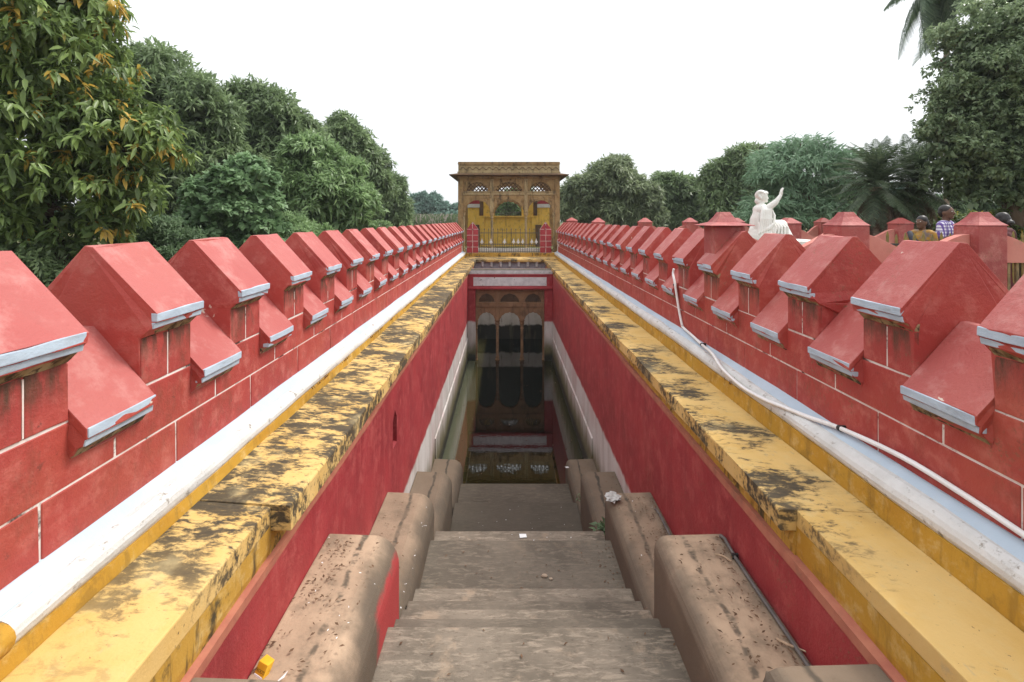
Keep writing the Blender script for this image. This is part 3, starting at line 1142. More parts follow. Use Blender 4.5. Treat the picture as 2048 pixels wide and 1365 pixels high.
# ------------------------------------------------------------------ pavilion
YP = 24.2
pv = thing("pavilion", "carved brown sandstone pavilion with three cusped arches and lattice fanlights over a yellow wall", "pavilion", (.145, YP, -1.62))
ox, oy, oz = .145, YP, -1.62
b = bx(MB(), -2.6, 2.85, 23.9, 28.0, -1.9, -1.62)
b.build("floor_slab", M['sandstone_pale'], pv)
b = bx(MB(), -1.95, 2.2, 23.92, 24.05, -1.62, -1.42)
b.build("low_kerb", M['white'], pv, bevel=.01)
PX = [-2.12, -.70, .99, 2.41]
for yy in (YP, 27.3):
    for x0, x1 in ((-2.37, -2.12), (2.41, 2.66)):
        b = bx(MB(), x0, x1, yy, yy + .28, -1.62, 2.02)
        b.build("corner_pier", M['sandstone'], pv, bevel=.012)
for yy in (YP, 27.3):
    front = yy == YP
    for i, (x0, x1) in enumerate(bays(PX)):
        dy = yy - YP
        a0, a1 = x0 + .085, x1 - .085
        b = MB()
        zs, za = (.27, 1.0) if i == 1 else (.35, .97)
        arch_panel(b, x0 - ox, x1 - ox, 1.19 - oz, [(p - ox, q - oz) for p, q in arch(a0, a1, zs, za, 44, 9, .05)], dy + .05, dy + .20)
        b.build("cusped_arch", M['sandstone'], pv)
        b = MB()      # carved leaf relief in the spandrels
        for _ in range(46 if front else 0):
            u, w = random.uniform(x0 + .05, x1 - .05), random.uniform(zs + .05, 1.15)
            xx = (u - (a0 + a1) / 2) / ((a1 - a0) / 2)
            if xx * xx + ((w - zs) / (za - zs)) ** 2 < 1.12:
                continue
            b.ball((u - ox, dy + .048, w - oz), (random.uniform(.02, .05), .014, random.uniform(.02, .05)), 6, 4)
        if b.v:
            tag(b.build("leaf_relief", M['sandstone'], pv, smooth=True), kind="stuff")
        b = MB()
        bx(b, x0, x1, yy + .02, yy + .24, 1.20, 1.38)
        bx(b, x0, x1, yy + .0, yy + .25, 1.335, 1.382)
        b.build("stone_rail", M['sandstone_pale'], pv, bevel=.012)
        b = MB()
        arch_panel(b, x0 - ox, x1 - ox, 2.0 - oz, [(p - ox, q - oz) for p, q in arch(a0 + .09, a1 - .09, 1.383, 1.86, 30, 9, .05)], dy + .05, dy + .20)
        b.build("upper_arch", M['sandstone'], pv)
        b = MB()
        lattice(b, a0 + .06 - ox, a1 - .06 - ox, 1.383 - oz, 1.86 - oz, dy + .13, .135, .020, .02)
        tag(b.build("stone_lattice", M['sandstone_dark'], pv), kind="stuff")
    for x in PX[1:-1]:
        b = MB()
        column(b, x - ox, yy - YP + .13, 0, .36 - oz, .075)
        b.build("column", M['sandstone_pale'], pv)
        b = bx(MB(), x - .085, x + .085, yy + .01, yy + .24, .36, 2.0)
        b.build("post", M['sandstone_pale'], pv, bevel=.012)
    for x in (-2.09, 2.38):
        b = MB()
        column(b, x - ox, yy - YP + .13, 0, .36 - oz, .05)
        b.build("column", M['sandstone_pale'], pv)
for x0, x1 in ((-2.36, -2.14), (2.43, 2.65)):          # side walls
    b = bx(MB(), x0, x1, YP + .281, 27.299, 1.2, 2.0)
    b.build("side_beam", M['sandstone_dark'], pv)
def ring(mb, x0, x1, y0, y1, z0, z1, t=.30):
    """four beams round an open court"""
    bx(mb, x0, x1, y0, y0 + t, z0, z1)
    bx(mb, x0, x1, y1 - t, y1, z0, z1)
    bx(mb, x0, x0 + t, y0 + t + .001, y1 - t - .001, z0, z1)
    bx(mb, x1 - t, x1, y0 + t + .001, y1 - t - .001, z0, z1)
    return mb


ring(MB(), -2.40, 2.69, YP - .03, 27.61, 2.0, 2.12).build("architrave", M['sandstone'], pv, bevel=.012)
b = MB()              # sloping eave stone round the outside
x0, x1, y0, y1 = -2.40 - ox, 2.69 - ox, -.03, 27.61 - oy
za, zb, o2 = 2.121 - oz, 2.27 - oz, .37
rows = []
for d, z in ((0, za), (o2, za + .03), (o2, za + .065), (0, zb), (-.30, zb), (-.30, za)):
    rows.append([(x0 - d, y0 - d, z), (x1 + d, y0 - d, z), (x1 + d, y1 + d, z), (x0 - d, y1 + d, z)])
V = [p for r in rows for p in r]
Fs = []
for r in range(6):
    for k in range(4):
        j, q = (k + 1) % 4, (r + 1) % 6
        Fs.append((r * 4 + k, r * 4 + j, q * 4 + j, q * 4 + k))
b.add(V, Fs)
b.build("eave_slab", M['sandstone_dark'], pv)
ring(MB(), -2.40, 2.69, YP - .03, 27.61, 2.275, 2.36).build("roof_course", M['sandstone_pale'], pv, bevel=.015)
ring(MB(), -2.36, 2.65, YP, 27.56, 2.361, 2.72).build("roof_parapet", M['sandstone_pale'], pv, bevel=.008)
ring(MB(), -2.39, 2.68, YP - .03, 27.60, 2.721, 2.76, .34).build("coping", M['sandstone'], pv, bevel=.012)
ring(MB(), -2.37, 2.66, YP - .015, 27.58, 2.761, 2.84).build("coping", M['sandstone'], pv, bevel=.012)
b = MB()
x = -2.34
while x < 2.6:
    bx(b, x, x + .045, YP - .035, YP, 2.665, 2.715)
    x += .075
tag(b.build("dentil_row", M['sandstone'], pv), kind="stuff")
b = MB()
nz = 15
for k in range(nz):
    xa = -2.30 + 4.92 * k / nz
    w = 4.92 / nz
    pts = [(xa + w * t, 2.45 + .12 * math.sin(math.pi * t) ** 2 * (1 if .15 < t < .85 else .7)) for t in [i / 12 for i in range(13)]]
    for (p, q), (p2, q2) in zip(pts, pts[1:]):
        b.prism([(p - ox, q - oz - .016), (p2 - ox, q2 - oz - .016), (p2 - ox, q2 - oz + .016), (p - ox, q - oz + .016)], -.022, .004, 'y')
tag(b.build("wave_relief", M['sandstone_dark'], pv), kind="stuff")
# yellow wall behind, stepped white and red copings, grille in the middle
b = bx(MB(), -1.30, 1.50, 27.0, 27.25, -1.62, .10)
b.build("yellow_wall", M['yellow'], pv, bevel=.01)
b = bx(MB(), -1.36, 1.62, 26.9, 27.25, .105, .19)
b.build("window_sill", M['yellow'], pv, bevel=.012)
for x0, x1 in ((-2.10, -1.46), (1.72, 2.39)):
    b = bx(MB(), x0, x1, 26.95, 27.2, -1.62, .64)
    b.build("yellow_wall", M['yellow'], pv, bevel=.01)
    b = bx(MB(), x0 - .01, x1 + .03, 26.90, 27.2, .642, .84)
    b.build("white_coping", M['white'], pv, bevel=.012)
    b = MB()
    b.prism([(x0 - ox - .01, .841 - oz), (x1 - ox + .04, .841 - oz), (x1 - ox - .02, 1.02 - oz), (x0 - ox + .25, 1.06 - oz), (x0 - ox - .01, .92 - oz)], 26.90 - oy, 27.2 - oy, 'y')
    b.build("red_cap", M['red_flat'], pv, bevel=.01)
for x0, x1 in ((-1.455, -1.25), (1.51, 1.715)):
    b = bx(MB(), x0, x1, 26.9, 27.2, .2, .98)
    b.build("dark_post", M['sandstone_dark'], pv, bevel=.01)
    b = bx(MB(), x0 - .1, x1 + .05, 26.92, 27.2, -1.62, .198)
    b.build("yellow_wall", M['yellow'], pv, bevel=.01)
b = MB()
gx, gz, gr = .11, .20, .74
for r in (.74, .43):
    b.tube([(gx - ox + r * math.cos(math.pi * k / 16), 27.1 - oy, gz - oz + r * .85 * math.sin(math.pi * k / 16)) for k in range(17)], .014, 5)
for k in range(1, 8):
    a = math.pi * k / 8
    b.tube([(gx - ox, 27.1 - oy, gz - oz), (gx - ox + gr * math.cos(a), 27.1 - oy, gz - oz + gr * .85 * math.sin(a))], .011, 5)
for k in range(13):
    xk = gx - .74 + 1.48 * k / 12
    b.tube([(xk - ox, 27.1 - oy, .19 - oz), (xk - ox, 27.1 - oy, .38 - oz)], .011, 5)
b.tube([(gx - .74 - ox, 27.1 - oy, .38 - oz), (gx + .74 - ox, 27.1 - oy, .38 - oz)], .013, 5)
b.build("fanlight_grille", M['iron_rail'], pv)
for x0, x1 in ((-1.248, -.64), (.86, 1.508)):
    b = bx(MB(), x0, x1, 26.98, 27.2, .192, 1.02)
    b.build("yellow_wall", M['yellow'], pv, bevel=.01)
for x in (-1.62, 1.78):
    b = bx(MB(), x - .16, x + .16, 26.7, 26.94, -1.62, -.30)
    b.build("recess_block", M['sandstone_dark'], pv, bevel=.01)

# ------------------------------------------------------------------ white pipe on the right parapet
pipe = thing("pipe", "white plastic pipe bent down the right parapet wall and run along its foot", "pipe", (2.44, 7, GZ))
ox, oy, oz = 2.44, 7, GZ
xp = 2.47 - .03


def on_x(px, py, x):
    y = x * F / (px - CX)
    return Vector((x, y, -(py - CY) * y / F))


pts = [on_x(1348, 538, 2.440), on_x(1346, 548, 2.425), on_x(1350, 568, 2.42), on_x(1357, 615, 2.435), on_x(1364, 650, 2.44), on_x(1367, 656, 2.44),
       on_x(1385, 672, 2.42), on_x(1404, 690, 2.385), on_x(1425, 708, 2.33), on_x(1442, 735, 2.298), on_x(1465, 758, 2.288), on_x(1490, 778, 2.288), on_x(1530, 800, 2.298), on_x(1570, 816, 2.33), on_x(1620, 836, 2.38), on_x(1680, 857, 2.425),
       on_x(1800, 912, 2.44), on_x(1920, 985, 2.44), on_x(2048, 1070, 2.44), on_x(2300, 1240, 2.44)]


def smooth_path(ps, n=4):
    out = []
    for i in range(len(ps) - 1):
        p0, p1, p2, p3 = ps[max(i - 1, 0)], ps[i], ps[i + 1], ps[min(i + 2, len(ps) - 1)]
        for k in range(n):
            t = k / n
            out.append(.5 * ((2 * p1) + (p2 - p0) * t + (2 * p0 - 5 * p1 + 4 * p2 - p3) * t * t + (3 * p1 - p0 - 3 * p2 + p3) * t ** 3))
    return out + [ps[-1]]


b = MB()
b.tube([p - Vector((ox, oy, oz)) for p in smooth_path(pts, 4)], .0165, 10)
b.build("pipe_run", M['pvc'], pipe, smooth=True)
for q in ((1349, 570, 2.42), (1404, 690, 2.385), (1680, 857, 2.425)):
    p = on_x(*q) - Vector((ox, oy, oz))
    i = min(range(len(pts)), key=lambda k: (pts[k] - on_x(*q)).length)
    d = (pts[min(i + 1, len(pts) - 1)] - pts[max(0, i - 1)]).normalized()
    b = MB()
    b.tube([p - d * .012, p + d * .012], .022, 10)
    b.box(p.x, p.x + .05, p.y - .008, p.y + .008, p.z - .02, p.z + .02)
    b.build("clip", M['black'], pipe)

# ------------------------------------------------------------------ red fences in the garden on the right
def curved_panel(mb, x0, x1, y, zp, zm, zb, th=.11, n=14):
    pts = []
    for k in range(n + 1):
        t = k / n
        c = abs(2 * t - 1)
        e = 1 - math.cos(math.pi / 2 * min(1, c * 1.15)) if c < .87 else 1
        pts.append((x0 + (x1 - x0) * t, zm + (zp - zm) * (3 * c * c - 2 * c ** 3)))
    V, Fs = [], []
    for x, z in pts:
        V += [(x, y - th / 2, zb), (x, y - th / 2, z), (x, y + th / 2, z), (x, y + th / 2, zb)]
    for k in range(n):
        a, c = 4 * k, 4 * k + 4
        for i in range(4):
            j = (i + 1) % 4
            Fs.append((a + i, a + j, c + j, c + i))
    Fs += [(0, 3, 2, 1), (4 * n, 4 * n + 1, 4 * n + 2, 4 * n + 3)]
    mb.add(V, Fs)


def fence(label, y, xs, w, ztop, zsh, zp, zm, zb, cat="fence", x0=None, grand=False, bars=True):
    root = thing("red_fence", label, cat, ((xs[0] + xs[-1]) / 2, y, GZ))
    cx = (xs[0] + xs[-1]) / 2
    for x in xs:
        b = MB()
        b.box(x - cx - w / 2, x - cx + w / 2, -w / 2, w / 2, 0, zsh - GZ)
        p = b.build("pillar", M['red_fence'], root, bevel=.012)
        b = MB()
        o = (.09 if x == xs[0] else .006) if grand else .012
        pr = [(w / 2 + o, zsh - GZ + .001), (w / 2 + o, zsh - GZ + .008), (w * .40, zsh - GZ + .045), (w * .26, zsh - GZ + .11), (w * .17, ztop - GZ)] if grand else \
             [(w / 2 + o, zsh - GZ + .001), (w / 2 + o, zsh - GZ + .025), (w * .10, ztop - GZ)]
        b.lathe([(r * math.sqrt(2), z) for r, z in pr], x - cx, 0, 4, sq=True)
        b.build("pillar_cap", M['red_fence'], p, bevel=.008)
    for a, c in zip(xs, xs[1:]):
        if c - a > 3.5:
            continue
        b = MB()
        curved_panel(b, a - cx + w / 2, c - cx - w / 2, 0, zp, zm, zb)
        for i, v in enumerate(b.v):
            b.v[i] = (v[0], v[1], v[2] - GZ)
        b.build("curved_panel", M['pink'], root, bevel=.006)
        b = MB()
        b.box(a - cx + w / 2, c - cx - w / 2, -.06, .06, 0, .22)
        b.build("plinth", M['red_fence'], root)
        k = a + w / 2 + .07
        while k < c - w / 2 - .03 and bars:
            b = MB()
            b.box(k - cx - .016, k - cx + .016, -.016, .016, .22, zb - GZ)
            b.build("bar", M['sandstone_pale'] if grand else M['iron_rail'], root)
            k += .105 if grand else .16
    return root


fence("near red fence of tall capped pillars and scooped pink panels running off the right parapet", 6.0, [2.66, 4.16, 5.80, 7.45], .34, .088, -.080, -.18, -.40, -.53, grand=True)
fence("far red fence of small pointed pillars and scooped panels behind the white statue", 17.0,
      [3.2, 4.82, 6.38, 8.0, 9.7, 11.0, 12.6, 14.2, 15.8], .40, .05, -.12, -.22, -.50, -.72)
fence("middle red fence of pointed pillars between the statue and the two visitors", 12.0, [6.95, 8.2, 9.66], .36, .035, -.12, -.24, -.44, -.60)
gpp = thing("fence_pillar", "small red pointed pillar beside the pavilion's right corner, behind the far end of the parapet", "pillar", (3.2, 23.9, GZ))
b = MB()
b.box(-.25, .25, -.25, .25, 0, -.10 - GZ)
b.build("pillar_shaft", M['red_fence'], gpp, bevel=.012)
b = MB()
b.lathe([(.27 * 1.414, -.099 - GZ), (.27 * 1.414, -.06 - GZ), (.05, .08 - GZ)], 0, 0, 4, sq=True)
b.build("pillar_cap", M['red_fence'], gpp, bevel=.008)

pf = thing("picket_fence", "low iron picket fence with dull yellow tips in front of the two visitors", "fence", (7.3, 7.9, GZ))
M['ytip'] = simple("dull_yellow_paint", (.26, .19, .05), (.16, .12, .045), 12, rough=.6, stain=(.05, .04, .03), amt=.6)
b = MB()
b.box(-1.2, 1.6, -.012, .012, 1.08, 1.11)
b.box(-1.2, 1.6, -.012, .012, .25, .28)
b.build("rail", M['iron'], pf)
b = MB()
b.box(-.012, .012, -.008, .008, .0, 1.11)
b.prism([(-.018, 1.11), (.018, 1.11), (.021, 1.22), (0, 1.29), (-.021, 1.22)], -.008, .008, 'y')
me_p = b.mesh("picket", M['ytip'])
for k in range(19):
    link("picket", me_p, pf, (-1.15 + .145 * k, 0, random.uniform(-.03, .02)))

# ------------------------------------------------------------------ white statue on its plinth
pl = thing("plinth", "white stepped plinth under the seated marble statue", "plinth", (4.95, 9.0, GZ))
b = MB()
b.box(-.62, .62, -.42, .42, 0, 1.02)
b.build("plinth_body", M['marble'], pl, bevel=.01)
b = MB()
b.box(-.70, .72, -.48, .48, 1.021, 1.12)
b.build("plinth_slab", M['marble'], pl, bevel=.015)
sb = MB()
Zs = .0
sb.ball((.02, 0, .70), (.092, .082, .112), 14, 10)          # head
sb.ball((-.02, 0, .725), (.118, .105, .10), 14, 10)         # hair
sb.ball((-.085, 0, .625), (.062, .065, .055), 10, 8)        # knot at the nape
sb.ball((.06, 0, .765), (.062, .088, .042), 10, 6)          # hair over the brow
for k in range(9):                                          # locks
    t = k / 8 * math.pi
    sb.ball((-.03 + .105 * math.cos(t + 1.2), -.085, .715 + .075 * math.sin(t + .6)), (.028, .03, .028), 8, 6)
sb.capsule((.098, 0, .705), (.124, 0, .675), .012, .017, 8)  # nose
sb.ball((.092, 0, .622), (.03, .035, .026), 8, 6)           # chin
sb.ball((.100, 0, .648), (.018, .028, .010), 8, 6)          # lips
sb.capsule((0, 0, .62), (-.01, 0, .54), .048, .062, 10)     # neck
sb.ball((-.01, 0, .47), (.155, .205, .105), 14, 8)          # shoulders
sb.capsule((-.02, 0, .45), (-.03, 0, .22), .145, .19, 14)   # back
sb.ball((-.05, 0, .22), (.175, .225, .26), 14, 8)
sb.capsule((.06, -.02, .42), (.12, -.03, .12), .10, .12, 12)   # robe over the chest
sb.ball((-.01, 0, .02), (.25, .29, .18), 14, 8)             # seat
sb.capsule((-.16, .0, .10), (-.215, -.03, -.06), .10, .055, 12)
sb.capsule((.08, -.10, .13), (.34, -.11, .18), .165, .115, 14)   # thighs under the robe
sb.capsule((.08, .10, .13), (.34, .11, .18), .165, .115, 14)
sb.capsule((.35, -.10, .17), (.43, -.11, -.04), .105, .135, 12)  # robe over the knees
sb.capsule((.35, .10, .17), (.43, .11, -.04), .105, .135, 12)
# raised right arm with hand
sb.capsule((.05, -.15, .50), (.19, -.17, .60), .066, .052, 12)
sb.capsule((.19, -.17, .60), (.29, -.16, .715), .048, .032, 12)
sb.ball((.305, -.16, .76), (.026, .042, .046), 10, 8)
for q, (dy, hh) in enumerate(((-.036, .050), (-.013, .062), (.011, .058), (.033, .045))):
    sb.capsule((.308, -.16 + dy, .79), (.316, -.16 + dy * 1.15, .79 + hh * .6), .0125, .011, 7)
    sb.capsule((.316, -.16 + dy * 1.15, .79 + hh * .6), (.330, -.16 + dy * 1.15, .79 + hh), .011, .009, 7)
sb.capsule((.295, -.125, .75), (.32, -.095, .79), .014, .010, 7)
# left arm under the robe
sb.capsule((.02, .17, .48), (.12, .20, .26), .07, .056, 10)
sb.capsule((.12, .20, .26), (.27, .12, .28), .052, .040, 10)
# shawl falling from the shoulder in folds, on the side the visitor sees
for k in range(6):
    x0 = .085 - .035 * k
    sb.tube([(x0, -.12 - .012 * k, .545), (x0 - .02, -.215, .46), (x0 - .035 - .006 * k, -.262, .30), (x0 - .055 - .012 * k, -.272, .14 - .02 * k)], [.016, .021, .024, .016], 7)
sb.tube([(.10, -.12, .52), (.15, -.19, .36), (.10, -.262, .22), (-.02, -.285, .14), (-.12, -.265, .10)], [.024, .028, .028, .026, .018], 8)
for k in range(5):
    sb.tube([(.10 + .055 * k, -.19, .28 - .012 * k), (.15 + .06 * k, -.252, .16), (.10 + .07 * k, -.285, .0), (.06 + .085 * k, -.28, -.08)], [.012, .019, .021, .017], 7)
for k in range(4):
    sb.tube([(-.17 + .06 * k, -.17 - .02 * k, .42), (-.19 + .05 * k, -.225 - .012 * k, .22), (-.20 + .055 * k, -.235 - .012 * k, .0)], [.012, .018, .014], 7)
for i, v in enumerate(sb.v):
    sb.v[i] = (v[0], v[1], v[2] + .02)
st_o = remesh_obj("statue", sb, M['marble'], None, .009, None, 1)
st_o.location = (4.70, 9.0, GZ + 1.12 + .05)
st_o.scale = (.90, .90, 1.03)
tag(st_o, "white marble statue of a seated robed figure raising one arm", "statue")

# ------------------------------------------------------------------ visitors
M['skin'] = simple("brown_skin", (.125, .060, .036), (.10, .047, .028), 9, rough=.5, spec=.4, bump=.05)
M['hair'] = simple("black_hair", (.010, .008, .008), (.02, .016, .015), 30, rough=.45, spec=.4, bump=.3)
M['trousers'] = simple("dark_trousers", (.03, .03, .04), (.04, .04, .05), 9, bump=.1)
M['sari'] = simple("mustard_sari", (.36, .20, .03), (.24, .12, .03), 12, rough=.7, bump=.2, stain=(.13, .13, .16), amt=.7, lo=.5, hi=.56, sscale=9)
M['eye'] = simple("eye_white", (.6, .58, .55), (.55, .52, .5), 5, bump=0)
M['strap'] = simple("black_strap", (.012, .012, .016), (.02, .02, .02), 5, bump=0)
mch = Mat("purple_check_cloth", .8, .2)
q1 = (mch.x * 115.0 + mch.y * 30.0).sin().ramp(-.15, .35)
q2 = (mch.z * 115.0).sin().ramp(-.15, .35)
cc = mch.mix(q1, (.70, .68, .74), (.16, .10, .32))
cc = mch.mix(q2 * .72, cc, (.12, .07, .27))
mch.color(cc)


def person(label, loc, rz, h, top_mat, bottom_mat, woman=False, group=None, armbent=None):
    k = h / 1.70
    root = thing("person", label, "person", loc, rz, group)

    def B():
        return MB()

    def fin(b):
        for i, v in enumerate(b.v):
            b.v[i] = (v[0] * k, v[1] * k, v[2] * k)
        return b
    # local frame: faces +x, left side is +y
    b = B()
    b.ball((.012, 0, 1.585), (.098, .076, .118), 14, 10)
    b.ball((.03, 0, 1.53), (.075, .062, .075), 12, 8)
    b.capsule((.098, 0, 1.60), (.116, 0, 1.565), .011, .017, 8)
    b.ball((.094, 0, 1.52), (.018, .026, .010), 8, 6)
    b.ball((.083, 0, 1.487), (.028, .03, .022), 8, 6)
    b.ball((.086, 0, 1.622), (.022, .055, .012), 8, 6)
    for sy in (-1, 1):
        b.ball((-.005, sy * .078, 1.575), (.024, .010, .034), 8, 6)
    b.capsule((0, 0, 1.49), (-.01, 0, 1.40), .054, .06, 12)
    b.capsule((0, -.13, 1.36), (0, .13, 1.36), .072, .072, 12)
    b.capsule((0, 0, 1.28), (0, 0, 1.0), .125, .115, 14)
    b.ball((0, 0, 1.25), (.115, .165, .15), 14, 8)
    b.ball((0, 0, .93), (.125, .165, .12), 14, 8)
    hands = []
    for sy in (-1, 1):
        sh = Vector((0, sy * .175, 1.36))
        if armbent and sy in armbent:
            el = Vector((.02, sy * .25, 1.10))
            wr = Vector((.22, sy * .20, 1.20))
        else:
            el = Vector((-.02, sy * .225, 1.08))
            wr = Vector((.06, sy * .225, .84))
        b.capsule(sh, el, .056, .043, 10)
        b.capsule(el, wr, .042, .028, 10)
        d = (wr - el).normalized()
        b.ball(wr + d * .05, (.035, .03, .045), 10, 6)
        for f in range(4):
            o = Vector((-.026 + .0175 * f, 0, 0)) if abs(d.z) > .7 else Vector((0, 0, -.026 + .0175 * f))
            s0 = wr + d * .085 + o
            ln = (.065, .078, .074, .058)[f]
            b.capsule(s0, s0 + d * ln * .55, .0095, .0085, 6)
            b.capsule(s0 + d * ln * .55, s0 + d * ln * .95 + Vector((.0, -sy * .014, 0)), .0085, .0075, 6)
        b.capsule(wr + d * .03 + Vector((.025, -sy * .015, 0)), wr + d * .075 + Vector((.048, -sy * .02, .0)), .012, .0095, 6)
    for sy in (-1, 1):
        b.capsule((0, sy * .09, .88), (.012, sy * .095, .48), .082, .055, 12)
        b.capsule((.012, sy * .095, .48), (-.015, sy * .098, .09), .054, .036, 12)
        b.capsule((-.03, sy * .1, .04), (.13, sy * .108, .03), .042, .032, 10)
    remesh_obj("body", fin(b), M['skin'], root, .0115, None, 2)
    # hair
    b = B()
    b.ball((-.008 if woman else -.013, 0, 1.630), (.104 if woman else .100, .084, .092), 14, 10)
    if woman:
        b.ball((-.03, 0, 1.585), (.10, .088, .10), 12, 8)
        b.ball((-.125, 0, 1.53), (.055, .06, .055), 12, 8)
    else:
        b.ball((-.045, 0, 1.585), (.07, .081, .09), 12, 8)
    remesh_obj("hair", fin(b), M['hair'], root, .010, None, 1)
    for sy in (-1, 1):
        b = B()
        b.ball((.092, sy * .033, 1.603), (.010, .014, .008), 8, 6)
        fin(b).build("eye", M['eye'], root, smooth=True)
    # clothes
    b = B()
    b.ball((0, 0, 1.25), (.135, .185, .17), 16, 10)
    b.capsule((0, 0, 1.26), (0, 0, .92), .142, .14, 16)
    b.ball((0, .0, .95), (.14, .182, .12), 14, 8)
    b.capsule((-.005, -.13, 1.365), (-.005, .13, 1.365), .085, .085, 12)
    for sy in (-1, 1):
        sh = Vector((0, sy * .175, 1.355))
        el = Vector((.02, sy * .25, 1.10)) if armbent and sy in armbent else Vector((-.02, sy * .225, 1.08))
        b.capsule(sh, sh.lerp(el, .72), .076, .068, 12)
    if not woman:
        b.tube([(.075, -.05, 1.41), (.085, -.03, 1.375), (.115, 0, 1.33)], [.02, .02, .014], 8)
        b.tube([(.075, .05, 1.41), (.085, .03, 1.375), (.115, 0, 1.33)], [.02, .02, .014], 8)
    remesh_obj("sari" if woman else "shirt", fin(b), top_mat, root, .013, None, 2)
    b = B()
    if woman:
        b.lathe([(.28, .03), (.25, .3), (.20, .7), (.165, .98)], 0, 0, 18)
        fin(b).build("skirt", top_mat, root, smooth=True)
        b = B()
        b.tube([(.10, -.16, 1.40), (.15, -.05, 1.25), (.14, .10, 1.08), (.02, .17, .98)], [.04, .06, .07, .05], 8)
        fin(b).build("shawl", bottom_mat, root, smooth=True)
    else:
        b.ball((0, 0, .92), (.135, .175, .13), 14, 8)
        for sy in (-1, 1):
            b.capsule((0, sy * .09, .88), (.012, sy * .095, .48), .096, .072, 12)
            b.capsule((.012, sy * .095, .48), (-.015, sy * .098, .10), .071, .062, 12)
        remesh_obj("trousers", fin(b), bottom_mat, root, .014, None, 2)
        b = B()
        b.tube([(-.05, .13, 1.44), (.06, .13, 1.43), (.135, .06, 1.33), (.155, -.05, 1.15), (.12, -.16, .98), (.02, -.20, .93), (-.10, -.14, 1.0), (-.155, .0, 1.2), (-.11, .1, 1.4), (-.05, .13, 1.44)], .014, 6)
        fin(b).build("bag_strap", M['strap'], root)
    return root


person("man in a purple checked shirt with a dark strap across his chest", (7.86, 8.75, GZ), math.radians(-62), 1.74, mch.m, M['trousers'], armbent=(-1,))
person("woman in a mustard sari with tied black hair, left of the man", (7.26, 8.55, GZ), math.radians(195), 1.55, M['sari'], M['trousers'], woman=True)
M['dark_top'] = simple("dark_red_cloth", (.10, .02, .02), (.07, .015, .02), 9, bump=.1)
person("dark haired visitor mostly hidden behind the near capped pillar at the right", (8.20, 8.1, GZ), math.radians(100), 1.60, M['dark_top'], M['trousers'], woman=True)

# ------------------------------------------------------------------ small things on the steps
def flat_on(z, px, py):
    return onz(px, py, z)


ZA, ZB, ZC = -2.575, -3.338, -4.10
# drink carton
c0 = flat_on(ZA, 521, 1350)
ct = thing("drink_carton", "small crushed yellow drink carton lying on the sandy cheek block at the lower left", "carton", (c0.x, c0.y, ZA - .012), math.radians(-28))
M['carton'] = simple("carton_yellow", (.80, .47, .03), (.74, .40, .02), 9, rough=.45, spec=.5, bump=.25, bscale=25)
M['carton_dark'] = simple("carton_print", (.10, .05, .015), (.12, .06, .02), 9, rough=.5, bump=0)
b = MB()
tilt = .6
b.box(-.036, .036, -.024, .024, 0, .078)
for i, v in enumerate(b.v):
    x, y, z = v
    b.v[i] = (x, y + z * .55, z * .80)
b.build("box", M['carton'], ct, bevel=.003, jitter=.002)
b = MB()
b.box(-.034, .034, -.0275 + .001, -.0245 + .001, .002, .022)
for i, v in enumerate(b.v):
    x, y, z = v
    b.v[i] = (x, y + z * .55, z * .80)
b.build("white_label", M['paper'], ct)
tc = bpy.data.curves.new("print", 'FONT')
tc.body = "FROOTI"
tc.size = .021
tc.extrude = .0003
tc.align_x = 'CENTER'
to = bpy.data.objects.new("print", tc)
COL.objects.link(to)
dg = bpy.context.evaluated_depsgraph_get()
tm = bpy.data.meshes.new_from_object(to.evaluated_get(dg))
tm.name = "print"
bpy.data.objects.remove(to)
tm.materials.clear()
tm.materials.append(M['carton_dark'])
po = link("print", tm, ct, (0, .0275, .0285 + .012))
# the front face leans back by atan(.55/.8); the lettering runs up it
lean = math.atan2(.55, .80)
po.rotation_euler = Euler((math.pi / 2 - lean, math.radians(-90) * 0, 0))
po.location = (0, -.0255 + .035 * .55, .035 * .80)


def scrap(name, label, cat, pos, size, mat, rz=0, curl=.01, shape=None):
    b = MB()
    n = 4
    V, Fs = [], []
    pts = shape or [(-.5, -.5), (.5, -.5), (.5, .5), (-.5, .5)]
    for (u, w) in pts:
        V.append((u * size[0], w * size[1], random.uniform(0, curl) + .004))
    for (u, w) in pts:
        V.append((u * size[0], w * size[1], V[len(V) - len(pts)][2] + .0015))
    m = len(pts)
    Fs = [tuple(range(m))[::-1], tuple(range(m, 2 * m))] + [(i, (i + 1) % m, m + (i + 1) % m, m + i) for i in range(m)]
    b.add(V, Fs)
    o = b.build(name, mat)
    o.location = pos
    o.rotation_euler = (0, 0, rz)
    return tag(o, label, cat)


scrap("paper_scrap", "torn white triangle of paper near the yellow drink carton", "litter", onz(562, 1358, ZA + .012), (.07, .05), M['paper'], .5, .012, [(-.5, -.5), (.2, -.4), (.55, .5)])
scrap("paper_scrap", "white card scrap on the narrow tread below the wide landing", "litter", onz(1046, 1073, -3.90 + .004), (.085, .07), M['paper'], .1, .006)
scrap("paper_scrap", "tiny white paper bit on the left end of the far cheek block", "litter", onz(1134, 936, -4.86), (.07, .05), M['paper'], .4, .012)
pb = MB()
for k in range(9):
    a_ = k * .7
    pb.prism([(.0, .0), (.05 + .02 * math.sin(k), .015), (.09, .0 + .012 * (k % 3)), (.05, .024 + .01 * (k % 2))], -.03 - .004 * k, .03 + .003 * k, 'y', 3)
    n_ = 16
    for i in range(len(pb.v) - n_, len(pb.v)):
        x_, y_, z_ = pb.v[i]
        pb.v[i] = (x_ * math.cos(a_) - y_ * math.sin(a_), x_ * math.sin(a_) + y_ * math.cos(a_), z_ + .004 * k % .02)
